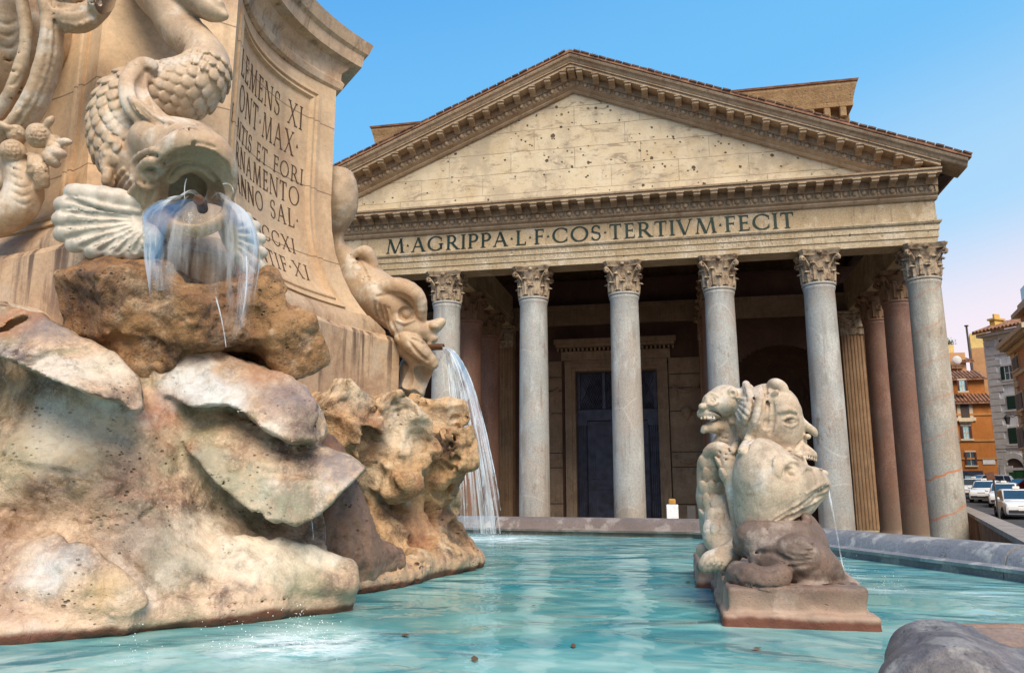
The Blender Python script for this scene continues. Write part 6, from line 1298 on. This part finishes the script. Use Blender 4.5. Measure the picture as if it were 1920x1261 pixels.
class Facade:
    """a building front in the vertical plane through p0, p1 (plan points); u along it, z up, w outward"""
    def __init__(s, name, p0, p1, loc_z, label, cat):
        s.p0 = np.array(p0[:2], float); s.d = np.array(p1[:2], float)-s.p0; s.L = np.linalg.norm(s.d); s.d /= s.L; s.n = np.array([s.d[1], -s.d[0]])
        s.t = empty(name, (s.p0[0], s.p0[1], loc_z), label, cat)
    def uz(s, px, py):
        r = ray(px, py); k = np.dot(s.p0-CAM[:2], s.n)/np.dot(r[:2], s.n); q = CAM+r*k; return np.dot(q[:2]-s.p0, s.d), q[2]
    def X(s, u, z, w=0): q = s.p0+s.d*u+s.n*w; return (q[0], q[1], z)
    def bx(s, m, u0, u1, z0, z1, w0, w1):
        q = [s.X(u, z, w) for w in (w0, w1) for u, z in ((u0, z0), (u1, z0), (u1, z1), (u0, z1))]
        m.add(q, [(0, 1, 2, 3), (4, 7, 6, 5), (0, 4, 5, 1), (1, 5, 6, 2), (2, 6, 7, 3), (3, 7, 4, 0)]); return m
    def part(s, name, mat, boxes, par=None):
        m = MB()
        for b in boxes: s.bx(m, *b)
        return m.build(name, mat, par or s.t)
    def window(s, px, y0, y1, wpx, frame=FRM, shut=SHM, glass=GLS, open_=.5, hood=False, fw=.18):
        ua, za = s.uz(px-wpx/2, y1); ub, zb = s.uz(px+wpx/2, y0); um = (ua+ub)/2; w = abs(ub-ua)/2
        o = s.part('window', frame, [(um-w-fw, um-w, za, zb+fw, -.05, .09), (um+w, um+w+fw, za, zb+fw, -.05, .09), (um-w, um+w, zb, zb+fw, -.05, .09), (um-w-fw*1.6, um+w+fw*1.6, za-fw, za, -.05, .2)]+([(um-w-.45, um+w+.45, zb+.5, zb+.68, -.05, .55), (um-w-.3, um+w+.3, zb+.3, zb+.5, -.05, .3)] if hood else []))
        s.part('pane', glass, [(um-w, um+w, za, zb, -.06, .015)], o)
        s.part('sash', frame, [(um-.035, um+.035, za, zb, .01, .05), (um-w, um+w, (za+zb)/2-.03, (za+zb)/2+.03, .01, .048)], o)
        if shut:
            for sd in (-1, 1):
                m = MB(); q0 = um+sd*w*(1 if open_ > 0 else .02); q1 = q0+sd*w*open_ if open_ > 0 else um+sd*w; a, b = min(q0, q1), max(q0, q1)
                s.bx(m, a, b, za, zb, .10, .15); k = int((zb-za)/.16)
                for i in range(k): s.bx(m, a+.07, b-.07, za+.08+i*.16, za+.15+i*.16, .148, .175)
                m.build('shutter', shut, o)
        return o
def tile_roof(f, u0, u1, ze, zr, w0, w1, par, over=.5):
    """pitched tiles: eave at w0 height ze, top edge at w1 height zr, with rows of half-round tiles"""
    m = MB(); q = [f.X(u0-over, ze, w0), f.X(u1+over, ze, w0), f.X(u1+over, zr, w1), f.X(u0-over, zr, w1)]; lo = [(x, y, z-.18) for x, y, z in q]
    m.add(q+lo, [(0, 1, 2, 3), (4, 7, 6, 5), (0, 4, 5, 1), (1, 5, 6, 2), (2, 6, 7, 3), (3, 7, 4, 0)]); n = int((u1-u0+2*over)/.42)
    for i in range(n): u = u0-over+.2+i*.42; m.tube([f.X(u, ze+.05, w0+.05), f.X(u, zr+.05, w1)], .15, 6)
    return m.build('roof', TILE, par)
# orange house
f = Facade('orange_house', dpt(1740, 98), dpt(1878, 96), 3.8, 'narrow orange plastered house with maroon shutters and two tiled roof bands', 'house')
ORA = plaster('orange plaster', (.48, .17, .035)); u1, zt = f.uz(1866, 752); _, z0 = f.uz(1800, 925); _, zs1 = f.uz(1800, 737); _, zs2 = f.uz(1800, 708); _, zs3 = f.uz(1800, 692)
f.part('wall', ORA, [(0, u1, z0-1.5, zt, -10, 0)]); ur, _ = f.uz(1854, 720); f.part('attic_wall', ORA, [(0, ur, zt-.3, zs2, -9, -1.6)])
tile_roof(f, 0, u1-.6, zt-.1, zs1, .7, -1.6, f.t, .4); tile_roof(f, 0, ur, zs2, zs3+.2, -.9, -4, f.t, .3)
f.window(1804, 712, 733, 9, FRM, SHM, GLB, .7); f.window(1809, 757, 783, 13, FRM, SHB, GLS, -1, fw=.4); f.window(1811.5, 798, 822, 9, FRM, SHM, GLB, .8, True, .25); f.window(1820, 847, 872, 12, FRM, SHM, GLS, .5)
for y in (776, 825, 859): _, z = f.uz(1850, y); f.part('string_course', plaster('pale orange band', (.50, .24, .08)), [(0, u1, z-.12, z+.12, -.02, .12)])
ua, za = f.uz(1807, 925); ub, zb = f.uz(1842, 882); sh = f.part('shopfront', BRONZE, [(ua, ub, zb-.5, zb, -.02, .15), (ua, ua+.3, za, zb-.5, -.02, .15), (ub-.3, ub, za, zb-.5, -.02, .15), ((ua+ub)/2-.12, (ua+ub)/2+.12, za, zb-.5, -.02, .15)]); f.part('shop_window', GLB, [(ua+.3, ub-.3, za, zb-.5, -.02, .04)], sh)
ua, za = f.uz(1843, 870); ub, zb = f.uz(1865, 860); f.part('plaque', FRW, [(ua, ub, za, zb, 0, .08)])
m = MB(); m.tube([f.X(u1-.25, z0, .12), f.X(u1-.25, zt-.2, .12)], .09, 8); m.build('downpipe', SHB, f.t, True)
# white house
f = Facade('white_house', dpt(1879, 80), dpt(2000, 74), 3.0, 'tall white plastered house with green shutters and an arched green door', 'house')
WHT = plaster('bluish white plaster', (.84, .87, .92), .06); _, zt = f.uz(1838, 626); _, z0 = f.uz(1880, 930); _, zr = f.uz(1860, 600); u1 = f.L
f.part('wall', WHT, [(0, u1, z0-2, zt, -12, 0)]); tile_roof(f, 0, u1, zt, zr+.2, 1.0, -3.2, f.t, .6); f.part('eave', FRW, [(-.4, u1, zt-.5, zt-.15, -.2, .7)])
m = MB(); z = z0-1
k = 0
while z < zt-.6: f.bx(m, -.1, 1.5 if k % 2 else 1.0, z, z+.62, -.1, .12); f.bx(m, -.12, 0, z, z+.62, -1.2 if k % 2 else -.8, .11); z += .68; k += 1
m.build('quoins', FRW, f.t)
for y in (662, 720, 838): _, z = f.uz(1870, y); f.part('string_course', FRW, [(0, u1, z-.15, z+.15, -.02, .16)])
for px, y0, y1, w in ((1888, 634, 656, 11), (1893, 684, 712, 13), (1898, 741, 768, 13), (1901, 801, 832, 13)): f.window(px, y0, y1, w, FRW, SHG, GLS, .85 if y0 < 720 else -1)
ua, za = f.uz(1890, 912); ub, zb = f.uz(1920, 858); m = MB(); c = (ua+ub)/2; r = (ub-ua)/2; zc_ = zb-r
for k in range(13):
    a0, a1 = PI*k/13, PI*(k+1)/13-.02; q = [f.X(c-rr*math.cos(a), zc_+rr*math.sin(a), w) for w in (-.02, .18) for rr, a in ((r, a0), (r+.55, a0), (r+.55, a1), (r, a1))]
    m.add(q, [(0, 1, 2, 3), (4, 7, 6, 5), (0, 4, 5, 1), (1, 5, 6, 2), (2, 6, 7, 3), (3, 7, 4, 0)])
f.bx(m, ua-.55, ua, za-1, zc_, -.02, .18); f.bx(m, ub, ub+.55, za-1, zc_, -.02, .18); dr = m.build('doorway', FRW, f.t)
m = MB(); q = [f.X(ua, za-1, .03), f.X(ub, za-1, .03)]+[f.X(c+r*math.cos(PI*k/12), zc_+r*math.sin(PI*k/12), .03) for k in range(13)]; m.add(q, [list(range(len(q)))]); m.build('fanlight', SHB, dr)
f.part('door_leaf', DRG, [(ua+.1, c-.02, za-1, zc_-.1, .03, .1), (c+.02, ub-.1, za-1, zc_-.1, .03, .1)], dr); f.part('lintel', FRW, [(ua, ub, zc_-.15, zc_+.1, .03, .14)], dr)
ua, za = f.uz(1845, 614); ub, zb = f.uz(1853, 598); f.part('chimney', plaster('yellow plaster', (.72, .46, .13)), [(ua, ub, za-1, zb, -2.2, -.9), (ua-.15, ub+.15, zb, zb+.2, -2.35, -.75), (ua+.2, ub-.2, zb+.2, zb+.7, -2, -1.2)])
# pink house
f = Facade('pink_house', dpt(1929, 66), dpt(1985, 57), 2.4, 'salmon pink corner house with stone quoins and a roof terrace', 'house')
PNK = plaster('salmon plaster', (.56, .30, .20), .2); _, zc_ = f.uz(1897, 650); _, zt = f.uz(1897, 588); _, z0 = f.uz(1900, 935); u1 = f.L
f.part('wall', PNK, [(0, u1, z0-2, zc_, -6, 0)]); f.part('attic_wall', PNK, [(.8, u1, zc_, zt, -6, -.8)])
f.part('cornice', FRM, [(-.6, u1, zc_-.35, zc_-.05, -.2, .55), (-.9, u1, zc_-.05, zc_+.35, -.2, 1.0), (-.35, u1, zc_-.7, zc_-.35, -.2, .35)]); f.part('attic_cornice', FRM, [(.3, u1, zt-.2, zt+.15, -1, -.2), (.6, u1, zt+.15, zt+.9, -1, -.7)])
m = MB(); k = 0
while k*.5 < u1: f.bx(m, k*.5-.3, k*.5-.05, zc_-.35, zc_-.04, .4, .85); k += 1
m.build('cornice_brackets', FRM, f.t)
m = MB(); k = 0
q = [f.X(-.9, zc_+.34, 1.0), f.X(u1, zc_+.34, 1.0), f.X(u1, zc_+1.2, -.8), f.X(-.2, zc_+1.2, -.8)]; m.add(q, [(0, 1, 2, 3)]); m.build('roof', TILE, f.t)
m = MB(); z = z0-1; k = 0
while z < zc_-1: f.bx(m, -.08, 1.5 if k % 2 else 1.0, z, z+.55, -.1, .14); f.bx(m, -.1, 0, z, z+.55, -1.4 if k % 2 else -1.0, .13); z += .61; k += 1
m.build('quoins', FRM, f.t)
for px, y0, y1, w in ((1906.5, 666, 696, 7), (1914, 735, 770, 8), (1917, 800, 840, 8)): f.window(px, y0, y1, w, FRM, SHB, GLS, -1)
_, z = f.uz(1905, 704); f.part('string_course', FRM, [(0, u1, z-.15, z+.15, -.02, .16)])
_, za = f.uz(1908, 606); f.part('attic_window', SHB, [(2.2, 3.2, za, za+1.9, -.85, -.75)])
m = MB(); f.bx(m, 1.2, u1, zt+.9, zt+2.2, -1.0, -.96); m.build('glass_railing', plain('blue glass railing', (.03, .22, .36), .15, 0, .7), f.t)
m = MB()
for k in range(int((u1-1.2)/1.4)+1): u = 1.2+k*1.4; f.bx(m, u, u+.06, zt+.9, zt+2.25, -1.05, -.99)
m.build('railing_posts', SHB, f.t)
# roofs behind
f = Facade('yellow_roof_block', dpt(1851, 112), dpt(1884, 111), 14, 'ochre rooftop block with sunlight painted yellow on its top between the orange and white houses', 'building')
_, zt = f.uz(1830, 624); _, zm = f.uz(1830, 652); _, zb = f.uz(1830, 700); f.part('wall', plaster('tan plaster', (.55, .30, .14)), [(0, f.L, 0, zm, -6, 0)]); f.part('upper_wall', plaster('sunlight-yellow plaster', (.80, .58, .22)), [(0, f.L, zm, zt, -6, -.0)])  # yellow of the upper wall is sunlight put into the plaster colour
t = empty('chimney_pipe', f.X(-.4, zb, .4), 'thin dark chimney pipe rising beside the yellow rooftop block', 'chimney'); m = MB(); ua, za = f.uz(1817, 612); m.tube([f.X(-.2, zb-6, .4), f.X(-.3, za, .4)], .14, 8); m.tube([f.X(-.3, za, .4), f.X(-.3, za+.15, .4)], .3, 8); m.build('pipe', SHB, t, True)
f = Facade('tan_terrace_house', dpt(1740, 108), dpt(1838, 107), 12, 'tan house top with planted terrace behind the orange house', 'building')
_, zt = f.uz(1785, 661); _, zz = f.uz(1785, 645); f.part('wall', plaster('tan plaster', (.55, .30, .14)), [(0, f.L, 0, zt, -8, 0)]); f.part('upper_wall', plaster('sunlight-yellow plaster', (.80, .58, .22)), [(0, f.uz(1791, 650)[0], zt, zz, -8, -.5)])  # terrace top in the same plaster, sunlight put into its colour
ua, _ = f.uz(1808, 670); tile_roof(f, ua-.5, ua+1.0, f.uz(1808, 678)[1], f.uz(1808, 668)[1], .5, -2, f.t, .1)
tile_roof(f, f.uz(1780, 690)[0], f.uz(1804, 690)[0], f.uz(1790, 690)[1], f.uz(1790, 686)[1], 1.2, .1, f.t, .1)
LF = plain('terrace leaves', (.10, .13, .035), .7, 0, .3, .5, 5)
for i, px in enumerate((1778, 1786)):
    m = MB(); ua, zb_ = f.uz(px, 644)
    for k in range(160): q = np.array(f.X(ua, zb_, -1))+np.array([rs.normal(0, .38), rs.normal(0, .3), abs(rs.normal(.25, .3))]); R = rot(*rs.uniform(0, 6, 3)); m.add([(-.12, 0, 0), (0, -.06, 0), (.14, 0, .02), (0, .06, 0)], [(0, 1, 2, 3)], R, q)
    tag(m.build('terrace_shrub', LF), ('left', 'right')[i]+' green shrub on the tan terrace by the sky', 'shrub', 'terrace shrubs')
m = MB(); q = np.array(f.X(f.uz(1789, 677)[0], f.uz(1789, 677)[1], 1.0)); m.ball(q, (.62, .2, .62), 14, 8, v0=-PI/2, v1=PI/2); m.tube([q, q+np.array([0, .3, -1.6])], .06, 6); tag(m.build('satellite_dish', FRW, None, True), 'pale round satellite dish below the tan terrace', 'satellite dish')
# lantern on its bracket
q = dpt(1889, 60); t = empty('street_lantern', W(1889, 786, 60), 'black wall lantern hanging from an iron bracket before the white house', 'lamp'); IRON = plain('black iron', (.02, .018, .018), .6)
u = 60/FPX; c = W(1889, 787, 60); m = MB(); m.lathe([(.12, -.32), (.22, .18), (.27, .2), (.10, .36), (.03, .45)], 6, c); m.build('lantern', IRON, t)
m = MB(); m.tube([W(1889, 779, 60), W(1893, 776, 60), W(1912, 778, 60.5)], .03, 6); m.tube([W(1893, 776, 60), W(1898, 782, 60), W(1906, 778, 60.3), W(1912, 783, 60.4)], .025, 6); m.build('bracket', IRON, t)
# road sign
t = empty('road_sign', dpt(1873, 41), 'brown square sign tilted on a grey pole before the taxis', 'sign'); m = MB(); m.tube([W(1876, 985, 40.5), W(1862, 893, 40.5)], .05, 8); m.build('pole', plain('grey steel pole', (.16, .16, .17), .5, .6), t, True)
m = MB(); c = W(1857, 892, 40.4); m.box(c, (.36, .03, .36), rot(0, -.18, YAW-.3)); m.box(c+np.array([0, .03, 0]), (.40, .03, .40), rot(0, -.18, YAW-.3)); m.build('panel', plain('brown sign panel', (.13, .05, .025), .5), t)
# visitor panel by the door
t = empty('info_panel', (onp(1261, 960, 1, -2.2)[0], -2.2, 0), 'white visitor panel with ochre top standing near the door column', 'sign'); x = t.location.x
m = MB(); m.span((x-.25, -2.28, 1.35), (x+.25, -2.12, 2.42), .02); m.span((x-.2, -2.28, 0), (x+.2, -2.12, 1.35)); m.build('panel', plain('white enamel', (.80, .80, .80), .4), t); m = MB(); m.span((x-.15, -2.26, 2.425), (x+.15, -2.14, 2.66), .04); m.build('panel_cap', plain('ochre cap', (.45, .22, .04), .5), t)  # ochre cap on the panel, a plain part that gives no light
t = empty('dark_board', (x+.78, -1.6, 0), 'dark grey notice board right of the white visitor panel', 'sign'); m = MB(); m.span((x+.62, -1.65, 1.3), (x+.98, -1.55, 2.35), .01); m.span((x+.72, -1.63, 0), (x+.88, -1.57, 1.3)); m.build('board', plain('charcoal board', (.06, .055, .05), .5), t)
# cars
CPW = NT('white car paint'); CPW.pbr((.72, .73, .74), .25, None, 0, .5, Coat_Weight=.5); CPW = CPW.mat; CPD = plain('dark car paint', (.03, .035, .045), .3, .2); CPR = plain('red car paint', (.35, .02, .02), .3)
CGL = plain('tinted car glass', (.02, .045, .075), .06, 0, .9); RUB = plain('tyre rubber', (.02, .02, .02), .85); ALU = plain('wheel rim', (.35, .35, .36), .35, .8); HDL = plain('headlight lens', (.75, .78, .8), .1, 0, .8); BLK = plain('black plastic', (.025, .025, .028), .5); PLT = plain('number plate', (.7, .7, .68), .5); TAX = plain('taxi roof sign', (.8, .78, .7), .4); RED = plain('red tail lamp', (.4, .02, .015), .2)
def make_car(name, label, paint, L=4.1, Wd=1.76, H=1.58, taxi=True, van=False):
    t = empty(name, (0, 0, 0), label, 'car', 'cars parked along the street'); hw = Wd/2; m = MB()
    st = [(-L/2, .32, .62, .80), (-L/2+.06, .24, .74, .90), (-L/2+.35, .2, .86, .98), (-L/2+.95, .19, .95, 1), (-.4, .19, .98, 1), (.6, .19, .98, 1), (L/2-.5, .2, .98, .99), (L/2-.1, .26, .93, .93), (L/2, .36, .80, .86)]
    S = []
    for x, zb, zt, k in st:
        w = hw*k; S.append([(x, -w*.93, zb), (x, -w, zb+.12), (x, -w*1.0, (zb+zt)/2), (x, -w*.965, zt-.06), (x, -w*.90, zt), (x, -w*.4, zt+.03), (x, w*.4, zt+.03), (x, w*.90, zt), (x, w*.965, zt-.06), (x, w*1.0, (zb+zt)/2), (x, w, zb+.12), (x, w*.93, zb)])
    m.grid(S, True); m.add(S[0], [list(range(12))]); m.add(S[-1], [list(range(12))[::-1]])
    cab = [(-L/2+.85, .97, .97, .86), (-L/2+1.55, H-.06, .97, .80), (-L/2+1.9, H, .98, .78), (L/2-1.1, H-.01, .98, .78), (L/2-.45, H-.10, .97, .76), (L/2-.14, .97, .95, .86)]
    Q = [[(x, -hw*.92, .95), (x+(0), -hw*kk, zt-.05), (x, -hw*kk*.88, zt), (x, hw*kk*.88, zt), (x, hw*kk, zt-.05), (x, hw*.92, .95)] for x, zt, zb, kk in cab]
    m.grid(Q); m.build('body', paint, t, True, True, 35)
    a, b, c_, d = cab[0], cab[1], cab[3], cab[5]
    def pane(nm, q, off):
        q = np.array(q); n = np.cross(q[1]-q[0], q[2]-q[0]); n /= np.linalg.norm(n); ctr = np.array([0, 0, .8]); n = n*np.sign(np.dot(n, q.mean(0)-ctr)); e = MB(); e.add(np.vstack([q+n*off, q-n*.03]), [(0, 1, 2, 3), (7, 6, 5, 4), (0, 4, 5, 1), (1, 5, 6, 2), (2, 6, 7, 3), (3, 7, 4, 0)]); return e.build(nm, CGL, t, False, True)
    xw0, xw1 = -L/2+.93, -L/2+1.52; pane('windscreen', [(xw0, -hw*.80, 1.03), (xw0, hw*.80, 1.03), (xw1, hw*.71, H-.10), (xw1, -hw*.71, H-.10)], .02)
    pane('rear_window', [(L/2-.20, -hw*.74, 1.06), (L/2-.20, hw*.74, 1.06), (L/2-.46, hw*.66, H-.17), (L/2-.46, -hw*.66, H-.17)], .03)
    for s in (-1, 1):
        for x0, x1, e0, e1 in ((-L/2+1.2, -.15, .42, 0), (-.05, 1.05, 0, 0), (1.13, L/2-.55, 0, .12)): pane('side_window', [(x0, s*hw*.905, 1.02), (x1, s*hw*.905, 1.02), (x1-e1, s*hw*.80, H-.12), (x0+e0, s*hw*.80, H-.12)], .012)
        e = MB(); e.ball((-L/2+.14, s*hw*.66, .70), (.10, .20, .095), 10, 6); e.build('headlight', HDL, t, True, True)
        e = MB(); e.box((L/2-.03, s*hw*.80, .82), (.08, .16, .34), None, .03); e.build('tail_lamp', RED, t, False, True)
        e = MB(); e.box((-L/2+1.25, s*(hw+.10), 1.06), (.10, .20, .15), None, .04); e.build('mirror', paint, t, False, True)
        for x in (-L/2+.78, L/2-.72):
            e = MB(); R = rot(PI/2, 0, 0); e.lathe([(.2, -.1), (.29, -.1), (.315, -.07), (.315, .07), (.29, .1), (.2, .1)], 20, (x, s*(hw-.07), .315), R, False); w = e.build('wheel', RUB, t, True, True)
            e = MB(); e.lathe([(.01, -.085), (.2, -.07), (.205, .07), (.01, .085)], 12, (x, s*(hw-.07), .315), R, False); e.build('rim', ALU, w, True, True)
    e = MB(); e.box((-L/2-.005, 0, .40), (.06, Wd*.78, .16), None, .02); e.box((-L/2+.035, 0, .66), (.06, .52, .08), None, .02); e.build('grille', BLK, t, False, True)
    e = MB(); e.box((-L/2-.05, 0, .50), (.02, .50, .11), None, .005); e.build('number_plate', PLT, t, False, True)
    if taxi: e = MB(); e.box((-L/2+1.75, 0, H+.07), (.12, .34, .13), None, .03); e.build('roof_sign', TAX, t, False, True)
    return t
def park(t, px, D, face):
    q = dpt(px, D); t.location = q; t.rotation_euler = (0, math.atan(-.0444)*0, face)
c = make_car('taxi', 'white taxi nearest the retaining wall, front towards the fountain', CPW); park(c, 1903, 43.5, math.radians(78))
for px, D, a, lb in ((1884, 53, 66, 'white taxi second in the rank, behind the nearest one'), (1851, 58, 60, 'white taxi third in the rank, left of the larger ones'), (1830, 63, 55, 'white taxi farthest left, beside the corner column')):
    k = copy_tree(c); k['label'] = lb; park(k, px, D, math.radians(a))
k = make_car('parked_car', 'dark car with pale roof parked crosswise before the orange house', CPW, 4.5, 1.8, 1.65, False); park(k, 1853, 72, math.radians(8))
k = make_car('parked_car', 'red car at the right edge by the green door', CPR, 4.0, 1.7, 1.5, False); park(k, 1922, 66, math.radians(20))
# tufts of weeds on the ridge and ledges of the temple
WEED = plain('dry weeds', (.13, .10, .04), .9, 0, .2, .4, 9)
for nm, px, py, dY, n_, h_, lb in (('weed_tuft', 1066, 99, -1.7, 60, .32, 'dry reddish weeds on the very peak of the pediment'), ('weed_tuft', 1098, 104, -1.7, 50, .22, 'small dark weed tuft just right of the pediment peak')):
    c = onp(px, py+3, 1, dY); m = MB()
    for k in range(n_): b_ = c+np.array([rs.normal(0, .28), rs.normal(0, .1), -.12]); tp = b_+np.array([rs.normal(0, .12), rs.normal(0, .1), h_*rs.uniform(.5, 1.3)]); m.add([b_+(-.02, 0, 0), b_+(.02, 0, 0), tp], [(0, 1, 2)])
    tag(m.build(nm, WEED), lb, 'weeds', 'weeds on the ridge')
